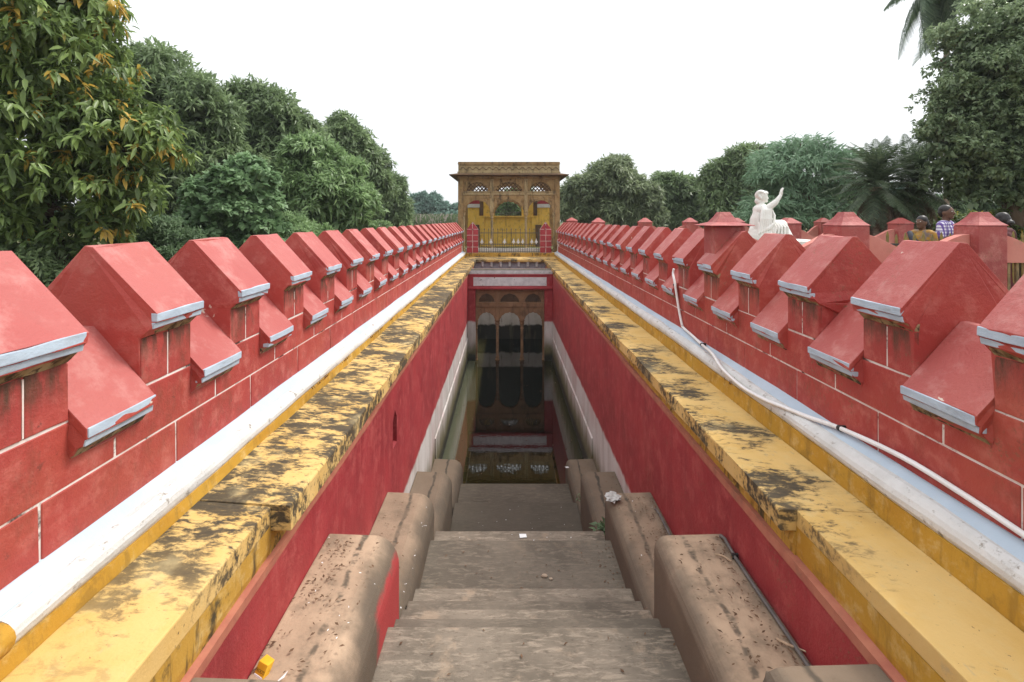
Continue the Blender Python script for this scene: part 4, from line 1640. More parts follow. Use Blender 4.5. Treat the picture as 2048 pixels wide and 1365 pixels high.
M['plastic'] = simple("thin_plastic", (.50, .49, .47), (.40, .39, .37), 9, rough=.35, spec=.5, bump=.8, bscale=60)
o = pb.build("plastic_bag", M['plastic'], jitter=.006)
o.location = onz(1226, 997, ZB + .014)
tag(o, "crumpled whitish plastic scrap on the front edge of the second right cheek block", "litter")


def stick(label, a, b_, r, z):
    A, B_ = onz(*a, z), onz(*b_, z)
    A.z += .012
    B_.z += .012
    mid = (A + B_) / 2 + Vector((random.uniform(-.015, .015), random.uniform(-.02, .02), .008))
    mb = MB()
    mb.tube(smooth_path([A - A, mid - A, B_ - A], 3), r, 6)
    o = mb.build("stick", M['twig'])
    o.location = A
    return tag(o, label, "stick")


stick("short pale stick on the nearest right cheek block, level with the cable's top", (1430, 1112), (1463, 1127), .006, ZA)
stick("longer pale stick beside the cable at the foot of the right retaining wall", (1553, 1282), (1598, 1302), .007, ZA)
mb = MB()
A = onz(1592, 1300, ZA)
tw = [onz(px, py, ZA) - A + Vector((0, 0, .014)) for px, py in ((1592, 1300), (1618, 1312), (1630, 1328), (1632, 1338), (1626, 1344))]
mb.tube(smooth_path(tw, 3), .004, 6)
o = mb.build("stick", M['twig'])
o.location = A
tag(o, "thin hooked twig touching the lower end of the longer pale stick", "stick")
mb = MB()
A = onz(1440, 1070, ZA)
ys = [4.0, 3.96, 3.7, 3.4, 3.0, 2.7, 2.4]
mb.tube(smooth_path([Vector((1.735 - A.x + random.uniform(-.012, .012), y - A.y, .018 if k > 0 else -.25)) for k, y in enumerate(ys)], 3), .013, 8)
cb = mb.mesh("cable_run", M['rubber'], smooth=True)
ctg = thing("cable", "dark grey cable lying along the foot of the right retaining wall on the cheek block", "cable", A)
link("cable_run", cb, ctg)
for y in (3.72,):
    mb = MB()
    mb.box(1.715 - A.x, 1.762 - A.x, y - A.y - .01, y - A.y + .01, 0, .036)
    mb.build("clip", M['black'], ctg)
A2 = onz(1308, 988, ZB)
mb = MB()
mb.tube(smooth_path([Vector((1.73 + random.uniform(-.02, .0), y, ZB + .018)) - A2 if y < 5.9 else Vector((1.72, y, ZB - .2)) - A2 for y in (5.95, 5.9, 5.6, 5.2, 4.8, 4.4, 4.06)], 3), .012, 8)
ctg2 = thing("cable", "dark cable on the second right cheek block, behind the nearest one", "cable", A2)
link("cable_run", mb.mesh("cable_run", M['rubber'], smooth=True), ctg2)
for k, (px, py, rr) in enumerate(((1089, 1152, .022), (1102, 1158, .013))):
    mb = MB()
    mb.ball((0, 0, 0), (rr * 1.6, rr, rr * .7), 8, 6)
    o = mb.build("pebble", M['pebble'], jitter=.003, smooth=True)
    o.location = onz(px, py, -3.72 + rr * .5)
    tag(o, ("larger long pebble on the wide landing" if k == 0 else "smaller round pebble beside the long one on the wide landing"), "pebble")
# fallen leaf bits and crumbs
rng = np.random.default_rng(5)


def crumbs(name, mat, areas, size, flat=.25):
    V, Q = [], []
    for (x0, x1, y0, y1, z, n) in areas:
        for _ in range(n):
            x, y = rng.uniform(x0, x1), rng.uniform(y0, y1)
            s = rng.uniform(*size)
            a = rng.uniform(0, 6.28)
            w = s * rng.uniform(.2, .5)
            dx, dy = math.cos(a), math.sin(a)
            b0 = len(V)
            h = s * flat
            V += [(x - dx * s, y - dy * s, z + h * rng.uniform(.1, 1)), (x - dy * w, y + dx * w, z + h * rng.uniform(.2, 1.4)),
                  (x + dx * s, y + dy * s, z + h * rng.uniform(.1, 1)), (x + dy * w, y - dx * w, z + h * rng.uniform(.2, 1.4))]
            Q.append((b0, b0 + 1, b0 + 2, b0 + 3))
    o = link(name, fast_mesh(name, V, Q, mat))
    return tag(o, "small dead leaf bits floating on the dark water" if "float" in name else "scattered dead leaf crumbs and grit on the cheek blocks and steps", kind="stuff")


crumbs("leaf_litter", M['dead_leaf'], [
    (-1.44, -.98, 2.4, 3.95, ZA + .012, 130), (-1.40, -1.2, 3.3, 3.95, ZA + .012, 60), (1.28, 1.76, 2.4, 3.95, ZA + .012, 150), (1.60, 1.76, 2.4, 3.95, ZA + .012, 110),
    (1.28, 1.76, 4.06, 5.9, ZB + .012, 170), (1.55, 1.76, 4.06, 5.9, ZB + .012, 130), (1.0, 1.21, 4.5, 5.6, -3.715, 60), (-.8, 1.2, 4.8, 5.6, -3.715, 50),
    (1.55, 1.76, 6.1, 7.9, ZC + .012, 120), (-1.44, -.98, 4.06, 5.9, ZB + .012, 40), (-.8, 1.2, 3.0, 3.6, -3.015, 30), (1.5, 1.76, 8.1, 9.9, ZC - .75, 90)], (.006, .021))
crumbs("paint_flakes", M['paper'], [(-1.44, -.9, 2.4, 3.95, ZA + .012, 14), (-.95, -.88, 4.1, 5.9, ZB - .05, 14), (-.8, 1.2, 5.7, 6.1, -3.895, 14), (-.8, 1.2, 7.4, 8.4, -4.895, 20), (1.28, 1.76, 2.4, 5.9, ZB + .012, 14)], (.006, .013))

crumbs("floating_leaves", M['dead_leaf'], [(-1.2, 1.7, 9.7, 21.5, WZ + .004, 26), (-1.4, -1.0, 10, 18, WZ + .004, 14), (1.3, 1.74, 10, 18, WZ + .004, 14)], (.015, .04), .05)

# ------------------------------------------------------------------ vegetation
M['leaf_near'] = leaf_mat("broad_leaves", (.085, .135, .048), (.26, .36, .105), young=(.56, .38, .075), young_at=.89, rough=.36, trans=.38)
M['leaf_mango'] = leaf_mat("mango_leaves", (.105, .155, .075), (.32, .43, .205), rough=.36)
M['leaf_mango_light'] = leaf_mat("fresh_mango_leaves", (.130, .210, .088), (.35, .50, .22), rough=.36)
M['leaf_olive'] = leaf_mat("olive_mango_leaves", (.120, .160, .088), (.36, .43, .235), rough=.36)
M['leaf_creeper'] = leaf_mat("creeper_leaves", (.135, .225, .110), (.28, .43, .210), rough=.5)
M['leaf_shrub'] = leaf_mat("shrub_leaves", (.09, .150, .070), (.20, .29, .150), rough=.5)
M['leaf_flower'] = leaf_mat("flowering_shrub", (.110, .165, .045), (.200, .255, .080), young=(.66, .52, .07), young_at=.78, rough=.5)
M['leaf_ficus'] = leaf_mat("fig_leaves", (.115, .165, .090), (.36, .46, .25), rough=.36)
M['leaf_feather'] = leaf_mat("feathery_leaves", (.150, .260, .150), (.29, .43, .270), rough=.5, trans=.35)
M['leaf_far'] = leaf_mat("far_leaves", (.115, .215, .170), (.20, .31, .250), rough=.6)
M['leaf_cycad'] = leaf_mat("palm_leaves", (.050, .078, .045), (.130, .175, .095), rough=.45)
M['leaf_dead'] = leaf_mat("dead_palm_leaves", (.10, .065, .045), (.17, .12, .085), rough=.7)
M['leaf_palm'] = leaf_mat("royal_palm_leaves", (.06, .10, .06), (.15, .21, .12), rough=.4)
M['reed'] = leaf_mat("reed", (.090, .135, .060), (.170, .215, .110), young=(.38, .32, .29), young_at=.86, rough=.7)


def unit(a):
    return a / np.maximum(np.linalg.norm(a, axis=1, keepdims=True), 1e-6)


def leaf_arrays(pos, out, n_each, L, W, rng, droop=.5, spread=.9, fold=.35, segs=1, lvar=.35):
    """leaves fanned out from twig ends; pos, out (k,3) to verts, quads and the index of the twig"""
    k = len(pos)
    idx = np.repeat(np.arange(k), n_each)
    n = len(idx)
    o = out[idx]
    rnd = unit(rng.normal(size=(n, 3)))
    d = unit(o * (1 - spread * .55) + rnd * spread + np.array([0, 0, -droop]))
    up = unit(o + np.array([0, 0, .8]) + rng.normal(size=(n, 3)) * .35)
    side = unit(np.cross(d, up))
    nrm = np.cross(side, d)
    l = L * rng.uniform(1 - lvar, 1 + lvar, (n, 1))
    w = W * l / L * rng.uniform(.8, 1.2, (n, 1))
    b = pos[idx] + rng.normal(size=(n, 3)) * L * .18 + d * L * .05
    if segs == 1:
        v = np.stack([b, b + d * l * .45 + side * w * .5 + nrm * w * fold, b + d * l - np.array([0, 0, 1]) * l * .10, b + d * l * .45 - side * w * .5 + nrm * w * fold], 1)
        V = v.reshape(-1, 3)
        Q = np.arange(n * 4).reshape(n, 4)
        return V, Q, idx
    g = np.array([0, 0, 1.0])
    ss = [0, .3, .68, 1.0]
    ws = [.10, .95, .80, .04]
    rows = []
    for s, q in zip(ss, ws):
        c = b + d * l * s - g * l * (.42 * s * s) * droop
        rows += [c + side * w * .5 * q + nrm * w * fold * q, c, c - side * w * .5 * q + nrm * w * fold * q]
    v = np.stack(rows, 1)
    V = v.reshape(-1, 3)
    base = (np.arange(n) * 12)[:, None]
    qs = []
    for i in range(3):
        a = i * 3
        qs.append(base + np.array([[a, a + 1, a + 4, a + 3]]))
        qs.append(base + np.array([[a + 1, a + 2, a + 5, a + 4]]))
    Q = np.concatenate(qs, 1).reshape(-1, 4)
    return V, Q, np.repeat(idx, 6)


def crown_points(lobes, count, rng, shell=.30, squash=1.0, knob=.16, bottom=.45, clump=.30):
    """twig ends on leafy clumps that sit on the outside of the lobes, so the crown has lit tops and dark gaps"""
    L_ = np.array([[*c, r] for c, r in lobes])
    sub_c, sub_r = [], []
    for (x, y, z, r) in L_:
        k = int(max(9, min(46, 3.6 / clump ** 2)))
        d = unit(rng.normal(size=(k, 3)))
        low = d[:, 2] < -bottom
        d[low, 2] *= -1
        rr = r * (1 - shell * rng.uniform(0, 1, k) ** 1.3)
        cr = r * clump * rng.uniform(.65, 1.35, k)
        sub_c.append(np.array([x, y, z]) + d * (rr - cr * .55)[:, None] * np.array([1, 1, squash]))
        sub_r.append(cr)
    sub_c, sub_r = np.concatenate(sub_c), np.concatenate(sub_r)
    w = sub_r ** 2
    which = rng.choice(len(sub_c), size=count, p=w / w.sum())
    d = unit(rng.normal(size=(count, 3)) + np.array([0, 0, .35]))
    low = d[:, 2] < -.35
    d[low, 2] *= -1
    p = sub_c[which] + d * (sub_r[which] * rng.uniform(.72, 1.08, count))[:, None] * np.array([1, 1, .85])
    return p, d, which


def limbs(mb, base, top, lobes, r0, rng, n=7):
    base, top = Vector(base), Vector(top)
    mid = base.lerp(top, .55) + Vector((rng.normal() * .15, rng.normal() * .15, 0))
    mb.tube([base, base.lerp(mid, .5) + Vector((rng.normal() * .06, rng.normal() * .06, 0)), mid, top], [r0 * 1.25, r0, r0 * .8, r0 * .35], 8)
    for k in range(min(n, len(lobes))):
        c, r = lobes[k]
        c = Vector(c)
        s = base.lerp(top, rng.uniform(.35, .8))
        c = s.lerp(c, .82)
        m = s.lerp(c, .5) + Vector((rng.normal() * .2, rng.normal() * .2, r * .1))
        mb.tube([s, m, c], [r0 * .45, r0 * .3, r0 * .12], 6)
        for _ in range(3):
            e = c + Vector(rng.normal(size=3)) * r * .22
            mb.tube([m.lerp(c, .5), e], [r0 * .16, r0 * .05], 5)


def tree(name, label, cat, lobes, leaf, seed, twigs, each=9, L=.2, W=.055, droop=.5, shell=.3, segs=1, group=None, r0=.22, base=None,
         inner=900, squash=1.0, trunk=True, knob=.16, clump=.30, young=None, spread=.9, tint_pow=1.0, fold=.35, bottom=.45, kind=None):
    rng = np.random.default_rng(seed)
    lobes = [(tuple(c), r) for c, r in lobes]
    cs = np.array([c for c, _ in lobes])
    rs = np.array([r for _, r in lobes])
    cen = (cs * rs[:, None]).sum(0) / rs.sum()
    b = base or (cen[0], cen[1], GZ)
    root = thing(name, label, cat, b, 0, group)
    p, d, which = crown_points(lobes, twigs, rng, shell, squash, knob, bottom, clump)
    p[:, 2] = np.maximum(p[:, 2], GZ + .1)
    V, Q, idx = leaf_arrays(p, d, each, L, W, rng, droop, spread, fold, segs)
    tw = np.clip(rng.uniform(0, 1, len(p)) ** tint_pow * .7 + rng.uniform(0, .3, int(which.max()) + 1)[which], 0, 1)
    per = len(Q) // len(np.unique(idx)) if segs == 1 else 1
    t = np.clip(tw[idx] * .86 + rng.uniform(0, .14, len(idx)), 0, 1)
    if young is not None:
        yk = rng.uniform(0, 1, len(p)) < young(p)
        tw = np.where(yk, rng.uniform(.93, 1.0, len(p)), np.minimum(tw, .86))
    if segs > 1:
        t = np.clip(tw[idx] + np.repeat(rng.uniform(-.05, .05, len(idx) // 6 + 1), 6)[:len(idx)], 0, 1)
    if inner:
        # coarse leaf sprays deep in the crown
        wt = rs ** 3
        wi = rng.choice(len(lobes), size=inner, p=wt / wt.sum())
        q = cs[wi] + unit(rng.normal(size=(inner, 3))) * (rs[wi] * .68 * rng.uniform(0, 1, inner) ** .45)[:, None] * np.array([1, 1, squash])
        q[:, 2] = np.maximum(q[:, 2], GZ + .1)
        V2, Q2, i2 = leaf_arrays(q, unit(rng.normal(size=(inner, 3))), 9, min(.42, L * (1.8 if segs == 1 else 1.15)), min(.2, W * (2 if segs == 1 else 1.2)), rng, .2, 1.0, .2, 1)
        Q2 = Q2 + len(V)
        V = np.concatenate([V, V2])
        Q = np.concatenate([Q, Q2])
        t = np.concatenate([t, rng.uniform(0, .4, len(Q2))])
    o = link("crown", fast_mesh("crown", V - np.array(b), Q, M[leaf], t), root)
    if kind:
        o["kind"] = kind
    if trunk:
        mb = MB()
        limbs(mb, (0, 0, -.1), Vector(cen) - Vector(b) + Vector((0, 0, float(np.max(rs)) * .25)), [(tuple(Vector(c) - Vector(b)), r) for c, r in lobes], r0, rng)
        mb.build("trunk", M['bark'], root, smooth=True)
    return root


def LB(*rows):
    """lobes from (px, py, depth, radius in photograph pixels)"""
    return [(P(px, py, y), r * y / F) for px, py, y, r in rows]


G_L = "mango trees behind the left parapet"
G_R = "trees beyond the garden on the right"
# near tree with big drooping leaves and orange flush
tree("broad_leaf_tree", "near tree at the far left with big drooping leaves and orange young shoots", "tree",
     LB((40, 30, 9.0, 175), (-90, 180, 9.6, 220), (120, 150, 9.0, 125), (60, 320, 9.0, 170), (215, 290, 9.3, 118), (305, 310, 9.4, 72), (130, 420, 9.2, 135), (255, 400, 9.5, 85),
        (-30, 450, 9.0, 150), (165, 60, 9.4, 85), (300, 250, 9.6, 45), (200, 480, 9.6, 70)),
     'leaf_near', 11, 4600, 7, .18, .062, droop=.72, shell=.32, segs=3, r0=.25, inner=900, fold=.22, clump=.27,
     young=lambda p: .015 + .17 * np.clip((p[:, 0] + 8.4) / 1.5, 0, 1) * (p[:, 2] > -.2))
tree("mango_tree", "tallest dark mango tree rising directly behind the orange-tipped near tree", "tree",
     LB((320, 175, 18, 82), (262, 190, 18.4, 95), (395, 235, 18, 85), (340, 330, 18, 110), (250, 330, 18, 110), (420, 320, 18.5, 70), (330, 430, 18, 90)),
     'leaf_mango', 21, 4600, 9, .30, .072, r0=.3, group=G_L, inner=1100)
tree("mango_tree", "second mango tree from the left on the skyline, behind the creeper-covered mound", "tree",
     LB((500, 222, 22, 62), (560, 255, 22, 70), (465, 285, 21.5, 85), (560, 345, 22, 90), (605, 290, 22.5, 52), (480, 370, 22, 90), (625, 360, 23, 45), (530, 430, 22, 80)),
     'leaf_mango', 22, 5200, 9, .31, .074, r0=.3, group=G_L, inner=1100)
tree("mango_tree", "lower light green mango tree standing in front of the others right of the creeper mound", "tree",
     LB((620, 335, 19.5, 62), (590, 400, 19.5, 75), (660, 415, 19.5, 80), (690, 360, 20, 48), (720, 410, 20, 42), (640, 460, 19.5, 65)),
     'leaf_mango_light', 23, 4200, 9, .30, .072, r0=.22, group=G_L, inner=700)
tree("mango_tree", "dark mango tree with two rounded tops, behind the light green one", "tree",
     LB((690, 300, 27, 58), (735, 335, 27, 46), (640, 300, 27.5, 45), (745, 380, 27, 45), (690, 380, 27, 70), (680, 255, 27, 28)),
     'leaf_mango', 24, 3800, 9, .33, .08, r0=.25, group=G_L, inner=700)
tree("mango_tree", "smallest dark mango tree, next to the hazy gap left of the pavilion", "tree",
     LB((768, 390, 33, 42), (785, 425, 33, 38), (740, 430, 33, 45), (790, 375, 33, 22), (800, 445, 33, 26)),
     'leaf_mango', 25, 2800, 9, .35, .085, r0=.2, group=G_L, inner=500)
tree("creeper_mound", "rounded mound covered with heart-leaved creeper between the near tree and the light green mango", "creeper",
     LB((492, 372, 13, 60), (445, 425, 13, 78), (503, 440, 13.2, 72), (400, 462, 13, 62), (470, 480, 13, 70)),
     'leaf_creeper', 31, 5200, 4, .13, .11, droop=.55, shell=.10, inner=900, r0=.12, clump=.20, spread=.55, fold=.1, bottom=.9)
tree("shrub", "pale green shrub low behind the second and third left merlons", "shrub",
     LB((300, 490, 10.5, 65), (370, 500, 10.6, 50), (330, 540, 10.3, 70), (240, 530, 10.3, 60), (180, 560, 10, 70)), 'leaf_shrub', 32, 3000, 7, .10, .028, droop=.2, shell=.5, inner=500, r0=.04)
tree("shrub", "leafy shrub in the dark gap at the far left under the near tree", "shrub",
     LB((60, 560, 9.0, 90), (-60, 560, 9.0, 90), (140, 590, 9.0, 60)), 'leaf_mango', 33, 1600, 7, .14, .045, droop=.4, shell=.5, inner=400, r0=.05)
tree("shrub", "bushy green shrub between the creeper mound and the parapet's middle merlons", "shrub",
     LB((580, 465, 16, 45), (640, 478, 16, 35), (700, 470, 20, 30), (760, 462, 24, 24), (610, 490, 15, 40)), 'leaf_mango_light', 34, 2600, 7, .14, .035, droop=.4, shell=.5, inner=300, r0=.05)

# trees beyond the garden on the right
tree("mango_tree", "broad rounded mango tree immediately right of the pavilion", "tree",
     LB((1170, 392, 30, 44), (1232, 372, 30, 58), (1275, 400, 30, 46), (1150, 432, 30, 34), (1222, 430, 30, 52), (1130, 400, 31, 22), (1240, 330, 30, 18), (1290, 440, 30, 40)),
     'leaf_olive', 41, 4800, 9, .33, .08, r0=.25, group=G_R, inner=900)
tree("mango_tree", "lower mango tree in the middle of the right skyline, between two taller trees", "tree",
     LB((1342, 382, 33, 40), (1388, 392, 33, 38), (1322, 420, 33, 45), (1390, 432, 33, 42), (1350, 445, 33, 40)),
     'leaf_mango', 42, 3400, 9, .35, .085, r0=.25, group=G_R, inner=600)
tree("mango_tree", "taller dark mango tree just left of the feathery tree and behind the white statue", "tree",
     LB((1488, 338, 28, 48), (1450, 365, 28, 46), (1505, 395, 28, 60), (1442, 412, 28, 44), (1530, 330, 28, 30), (1480, 440, 28, 50)),
     'leaf_mango', 43, 4200, 9, .33, .08, r0=.25, group=G_R, inner=800)
tree("mango_tree", "dark bushy tree filling the background between the feathery tree and the spiky palms", "tree",
     LB((1620, 420, 30, 60), (1690, 425, 30, 60), (1570, 430, 30, 50), (1740, 430, 30, 50)), 'leaf_mango', 44, 4200, 8, .30, .07, r0=.25, group=G_R, inner=700)

tree("mango_tree", "green tree directly behind the pavilion, seen through its middle arch", "tree",
     LB((985, 425, 38, 40), (1040, 418, 38, 42), (1080, 428, 38, 36), (1015, 440, 38, 40)), 'leaf_mango_light', 45, 3600, 8, .28, .06, r0=.2, group=G_R, inner=500)
# feathery tree
rngf = np.random.default_rng(51)
ft = thing("feathery_tree", "light feathery flat-topped tree with thin branches behind the statue's raised hand", "tree", tuple(P(1640, 439, 20) * Vector((1, 1, 0)) + Vector((0, 0, GZ)) if False else Vector((P(1640, 439, 20).x, 20, GZ))))
fb = Vector(ft.location)
V_, Q_, T_ = [], [], []
off = 0
lay = [(1600, 285, 20, 52, 10), (1560, 305, 20.4, 50, 9), (1650, 305, 19.6, 58, 9), (1590, 325, 20, 80, 10), (1690, 318, 20.2, 45, 8), (1545, 345, 19.8, 46, 9), (1640, 350, 20, 75, 10),
       (1580, 372, 20.2, 62, 10), (1690, 372, 20, 48, 9), (1540, 400, 19.6, 50, 10), (1610, 405, 20, 62, 10), (1670, 412, 20, 46, 9), (1510, 425, 19.5, 36, 8), (1570, 430, 19.6, 50, 8)]
for (px, py, y, r, th) in lay:
    c = np.array(P(px, py, y))
    n = int(r * 3.4)
    rad = r * y / F
    ang = rngf.uniform(0, 6.28, n)
    rr = rad * np.sqrt(rngf.uniform(0, 1, n))
    q = c + np.stack([rr * np.cos(ang), rr * np.sin(ang), rngf.normal(size=n) * th * y / F * .7 - (rr / rad) ** 2 * .22], 1)
    outd = np.stack([np.cos(ang), np.sin(ang), -.15 + 0 * ang], 1)
    v, qd, idx = leaf_arrays(q, unit(outd), 7, .30, .05, rngf, .28, .75, .1, 1)
    V_.append(v)
    Q_.append(qd + off)
    off += len(v)
    T_.append(np.clip(rngf.uniform(0, 1, n)[idx] * .7 + rngf.uniform(0, .3, len(idx)), 0, 1))
link("crown", fast_mesh("crown", np.concatenate(V_) - np.array(fb), np.concatenate(Q_), M['leaf_feather'], np.concatenate(T_)), ft)
mb = MB()
tb = [Vector((0, 0, -.1)), P(1632, 430, 20) - fb, P(1622, 370, 20) - fb]
mb.tube(tb, [.16, .12, .09], 8)
for (px, py, y, r, th) in lay[:11]:
    e = P(px, py, y) - fb
    m = tb[2].lerp(e, .5) + Vector((0, 0, .05))
    mb.tube([tb[1].lerp(tb[2], rngf.uniform(.2, 1)), m, e], [.06, .04, .015], 6)
mb.build("trunk", M['bark'], ft, smooth=True)

# big fig tree at the right edge
tree("fig_tree", "large small-leaved fig tree filling the upper right corner", "tree",
     LB((1965, 100, 12, 95), (2060, 50, 12.4, 120), (1935, 215, 12, 88), (2020, 250, 12, 130), (1905, 300, 12, 78), (1990, 350, 12, 85), (2085, 360, 12.2, 95), (1885, 362, 12.3, 48), (2120, 180, 12.5, 150),
        (2010, 160, 11.6, 90), (2060, 300, 11.6, 80), (1868, 270, 12.3, 34), (1945, 385, 12.2, 45), (2040, 395, 12, 40)),
     'leaf_ficus', 61, 12500, 8, .095, .048, droop=.35, shell=.5, r0=.3, inner=2000, clump=.26, spread=1.0, base=(P(2080, 439, 12.2).x, 12.2, GZ))
tree("flowering_shrub", "yellow-green flowering shrub behind the two visitors", "shrub",
     LB((1835, 462, 14.5, 34), (1890, 458, 14.5, 36), (1940, 458, 14.5, 36), (1860, 480, 14, 36), (1915, 485, 14, 36)), 'leaf_flower', 62, 2600, 7, .10, .04, shell=.6, inner=300, r0=.04)
tree("flowering_shrub", "yellow-green flowering shrub at the right edge behind the near capped pillar", "shrub",
     LB((2010, 455, 12.5, 42), (2075, 450, 12.5, 46), (2040, 490, 12.2, 42), (2120, 470, 12.5, 50)), 'leaf_flower', 63, 2600, 7, .09, .04, shell=.6, inner=300, r0=.04)
tree("shrub", "pale blue-green thicket under the fig tree's crown, above the flowering shrubs", "shrub",
     LB((1950, 415, 24, 40), (2030, 410, 24, 45), (1890, 420, 24, 34), (2100, 415, 24, 50), (1980, 440, 24, 40), (2060, 440, 24, 40)), 'leaf_shrub', 64, 4200, 8, .2, .05, shell=.5, inner=500, r0=.08)


# palms
def frond_mesh(name, length, nl, leaflet, sag, rng, mat, width=.03, vee=.5, taper=True, hang=.3):
    V, Q, T = [], [], []
    prev = None
    pts = []
    for i in range(nl + 1):
        s = i / nl
        x = length * (s - .12 * sag * s * s)
        z = length * (.30 * s - sag * s * s)
        pts.append(np.array([x, 0, z]))
    for i in range(nl):
        a, b = pts[i], pts[i + 1]
        w = .016 * (1 - .75 * i / nl) * length / 1.5
        n0 = len(V)
        V += [a + [0, -w, 0], a + [0, w, 0], b + [0, w * .9, 0], b + [0, -w * .9, 0], a + [0, 0, -w * 1.5], b + [0, 0, -w * 1.5]]
        Q += [(n0, n0 + 1, n0 + 2, n0 + 3), (n0, n0 + 3, n0 + 5, n0 + 4), (n0 + 1, n0 + 4, n0 + 5, n0 + 2)]
        T += [.55] * 3
        if i < 2:
            continue
        s = i / nl
        ll = leaflet * (math.sin(math.pi * min(1, .12 + s * .9)) ** .6 if taper else 1) * rng.uniform(.85, 1.1)
        d = (b - a) / np.linalg.norm(b - a)
        for sg in (-1, 1):
            o = d * .55 + np.array([0, sg * .85, 0]) + np.array([0, 0, vee - hang * rng.uniform(.6, 1.4)])
            o /= np.linalg.norm(o)
            m = a + o * ll * .5
            e = a + o * ll + np.array([0, 0, -hang * ll * .6])
            wd = d * width * .5
            n0 = len(V)
            V += [a - wd * .5, a + wd * .5, m + wd, m - wd, e]
            Q += [(n0, n0 + 1, n0 + 2, n0 + 3), (n0 + 3, n0 + 2, n0 + 4, n0 + 4)]
            tt = rng.uniform(0, 1)
            T += [tt, tt]
    tri = [(q[0], q[1], q[2]) for q in Q if q[2] == q[3]]
    me = bpy.data.meshes.new(name)
    faces = [tuple(dict.fromkeys(q)) for q in Q]
    me.from_pydata([tuple(v) for v in V], [], faces)
    at = me.attributes.new("tint", 'FLOAT', 'FACE')
    at.data.foreach_set("value", np.array(T, np.float32))
    me.materials.append(mat)
    return me


rngp = np.random.default_rng(71)
cyc = [frond_mesh("frond", 1.30, 44, .27, sg, rngp, M['leaf_cycad'], .026, .30, hang=.40) for sg in (.35, .55, .8, .45)]
dead = [frond_mesh("frond", 1.25, 40, .24, sg, rngp, M['leaf_dead'], .034, .0, hang=.6) for sg in (.5, .8)]
roy = [frond_mesh("frond", 2.9, 64, .62, sg, rngp, M['leaf_palm'], .070, .0, hang=.95) for sg in (.75, .95, 1.15)]


def palm(name, label, base, height, meshes, n, e0, e1, r0, scale=(.85, 1.1), bark=None, group=None, golden=2.39996):
    root = thing(name, label, "palm", base, 0, group)
    mb = MB()
    mb.tube([(0, 0, -.1), (0, 0, height * .5), (0, 0, height)], [r0 * 1.2, r0, r0 * .9], 10)
    z = .15
    while z < height:
        mb.lathe([(r0 * 1.06, z), (r0 * 1.14, z + .04), (r0 * 1.0, z + .07)], 0, 0, 10)
        z += .14
    mb.build("trunk", bark or M['palm_bark'], root, smooth=False)
    for k in range(n):
        el = e0 + (e1 - e0) * (k / (n - 1)) + rngp.uniform(-.1, .1)
        low = meshes is cyc and k > n * .80
        o = link("frond", (dead if low else meshes)[k % (2 if low else len(meshes))], root, (0, 0, height + (0 if meshes is roy else .25 * math.sin(el))))
        o.rotation_euler = Euler((rngp.uniform(-.25, .25), -el, k * golden + rngp.uniform(-.2, .2)), 'XYZ')
        sc_ = rngp.uniform(*scale)
        o.scale = (sc_, sc_, sc_)
    return root


pA, pB = P(1752, 375, 13.2), P(1828, 372, 13.6)
palm("cycad", "dark spiky cycad palm left of the fig tree, the left one of the pair", (pA.x, pA.y, GZ), pA.z - GZ, cyc, 84, 1.4, -1.2, .16, (.8, 1.05), group="pair of spiky cycads")
palm("cycad", "dark spiky cycad palm partly behind the fig tree's crown, the right one of the pair", (pB.x, pB.y, GZ), pB.z - GZ, cyc, 80, 1.4, -1.2, .16, (.8, 1.05), group="pair of spiky cycads")
pC = P(1893, -52, 20)
palm("royal_palm", "tall palm whose drooping fronds hang into the top right corner", (pC.x, pC.y, GZ), pC.z - GZ, roy, 24, .8, -1.15, .085, (.85, 1.1))

# far away
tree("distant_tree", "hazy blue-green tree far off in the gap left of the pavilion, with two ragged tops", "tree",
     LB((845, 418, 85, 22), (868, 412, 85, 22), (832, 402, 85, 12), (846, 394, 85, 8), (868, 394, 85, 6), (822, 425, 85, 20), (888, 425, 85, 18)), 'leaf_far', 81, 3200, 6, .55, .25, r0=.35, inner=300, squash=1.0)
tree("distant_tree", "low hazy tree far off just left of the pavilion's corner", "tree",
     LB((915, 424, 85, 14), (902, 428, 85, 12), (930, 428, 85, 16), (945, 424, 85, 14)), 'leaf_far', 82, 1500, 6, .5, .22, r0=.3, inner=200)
rngw = np.random.default_rng(91)
lob = []
for k in range(110):
    x = -75 + 190 * k / 109 + rngw.uniform(-1, 1)
    y = 70 + rngw.uniform(-8, 14)
    lob.append(((x, y, GZ + rngw.uniform(.6, 1.9)), rngw.uniform(1.2, 2.3)))
    if x > 12:
        lob.append(((x, y, GZ + rngw.uniform(2.2, 4.2)), rngw.uniform(1.4, 2.6)))
p_, d_, w_ = crown_points(lob, 9000, rngw, .35)
v_, q_, i_ = leaf_arrays(p_, d_, 6, .5, .24, rngw, .3, .9, .3, 1)
tag(link("distant_wood", fast_mesh("distant_wood", v_, q_, M['leaf_far'], np.clip(rngw.uniform(0, 1, len(p_))[i_], 0, 1))), "low hazy belt of far woodland along the horizon", kind="stuff")
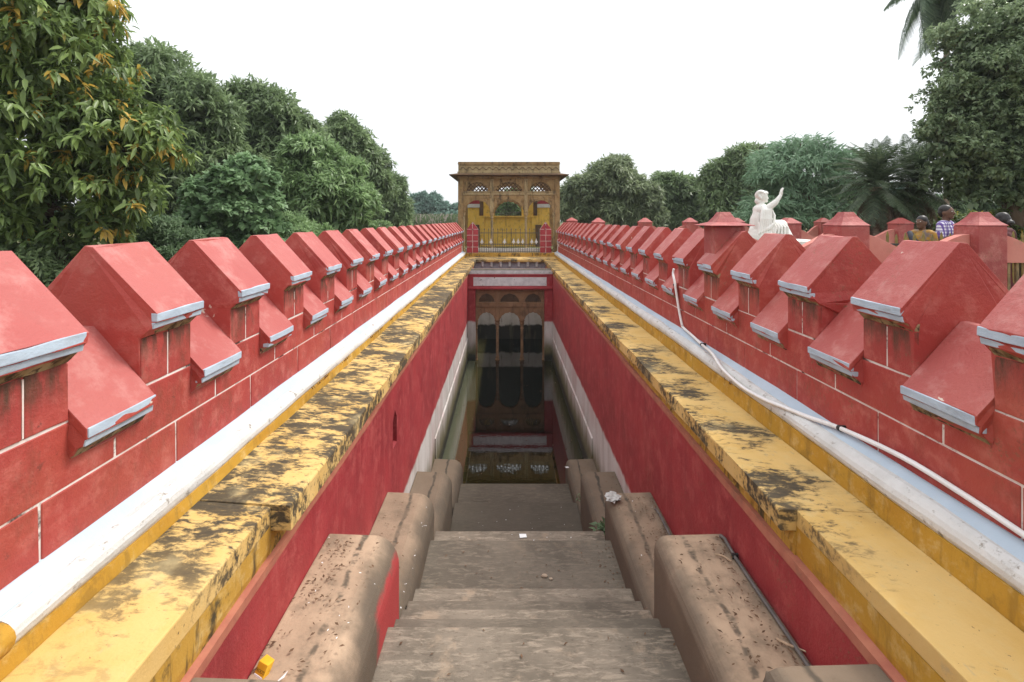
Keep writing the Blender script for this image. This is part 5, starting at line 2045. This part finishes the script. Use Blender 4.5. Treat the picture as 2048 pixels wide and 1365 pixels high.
# tall grass with plumes in the gap
V_, Q_, T_ = [], [], []
for k in range(2600):
    y = rngw.uniform(40, 50)
    x = P(rngw.uniform(790, 960), 440, y).x
    h = rngw.uniform(1.4, 2.0)
    a, ln = rngw.uniform(0, 6.28), rngw.uniform(.1, .7)
    w = .03
    n0 = len(V_)
    dx, dy = math.cos(a) * ln, math.sin(a) * ln
    V_ += [(x - w, y, GZ), (x + w, y, GZ), (x + w + dx * .3, y + dy * .3, GZ + h * .7), (x - w + dx * .3, y + dy * .3, GZ + h * .7), (x + dx + w * 1.5, y + dy, GZ + h), (x + dx, y + dy, GZ + h * 1.02)]
    tt = rngw.uniform(0, .8)
    Q_ += [(n0, n0 + 1, n0 + 2, n0 + 3), (n0 + 3, n0 + 2, n0 + 4, n0 + 5)]
    T_ += [tt, tt if rngw.uniform() < .7 else .95]
tag(link("tall_grass", fast_mesh("tall_grass", V_, Q_, M['reed'], T_)), "tall plumed grass in the hazy gap left of the pavilion", kind="stuff")
# weeds on the steps and tufts along the skirting
def weed(label, pos, n, L, seed, leaf='leaf_shrub'):
    rg = np.random.default_rng(seed)
    p = np.array([[0, 0, .02]] * n) + rg.normal(size=(n, 3)) * np.array([.03, .03, .015])
    v, q, i = leaf_arrays(p, np.array([[0, 0, 1.0]] * n), 4, L, L * .4, rg, .1, .9, .2, 1)
    v[:, 2] = np.maximum(v[:, 2], .0)
    root = thing("weed", label, "weed", pos)
    link("leaves", fast_mesh("leaves", v, q, M[leaf], rg.uniform(0, 1, len(q))), root)
    return root


weed("small green weed in the corner between the lower steps and the second right cheek block", onz(1203, 1062, -4.10), 12, .10, 1)
weed("tiny pale weed at the foot of the third right cheek block", onz(1166, 1003, -4.92), 7, .07, 2)
weed("moss tuft at the inner foot of the nearest right cheek block", onz(1312, 1210, -3.44), 5, .03, 3)
rg = np.random.default_rng(4)
V_, Q_, T_ = [], [], []
for k in range(420):
    s = -1 if rg.uniform() < .85 else 1
    y = 5 + 17 * rg.uniform() ** 1.3
    y = y + .05 * rg.normal()
    if math.sin(y * 2.7) + math.sin(y * 5.3 + 1) < .2:
        continue
    x = s * (XW[s] - .16)
    a = rg.uniform(0, 6.28)
    h = rg.uniform(.015, .06)
    n0 = len(V_)
    V_ += [(x - .004, y, -1.70), (x + .004, y + .004, -1.70), (x + math.cos(a) * h * .6, y + math.sin(a) * h * .6, -1.70 + h)]
    Q_.append((n0, n0 + 1, n0 + 2))
    T_.append(rg.uniform(0, .6))
me = bpy.data.meshes.new("dry_tufts")
me.from_pydata(V_, [], Q_)
me.materials.append(M['dead_leaf'])
tag(link("dry_tufts", me), "little dry tufts growing from the joint under the white roll", kind="stuff")

# ------------------------------------------------------------------ air
hb = MB()
hb.box(-140, 170, -12, 240, -8.5, 14)
hm = bpy.data.materials.new("haze")
hm.use_nodes = True
hn = hm.node_tree
hn.nodes.clear()
ho = hn.nodes.new("ShaderNodeOutputMaterial")
hv = hn.nodes.new("ShaderNodeVolumePrincipled")
hv.inputs["Color"].default_value = (.93, .97, 1.0, 1)
hv.inputs["Density"].default_value = HAZE
hv.inputs["Anisotropy"].default_value = 0.0
hn.links.new(hv.outputs[0], ho.inputs["Volume"])
if HAZE > 0:
    hz = hb.build("haze", hm)
    tag(hz, kind="stuff")
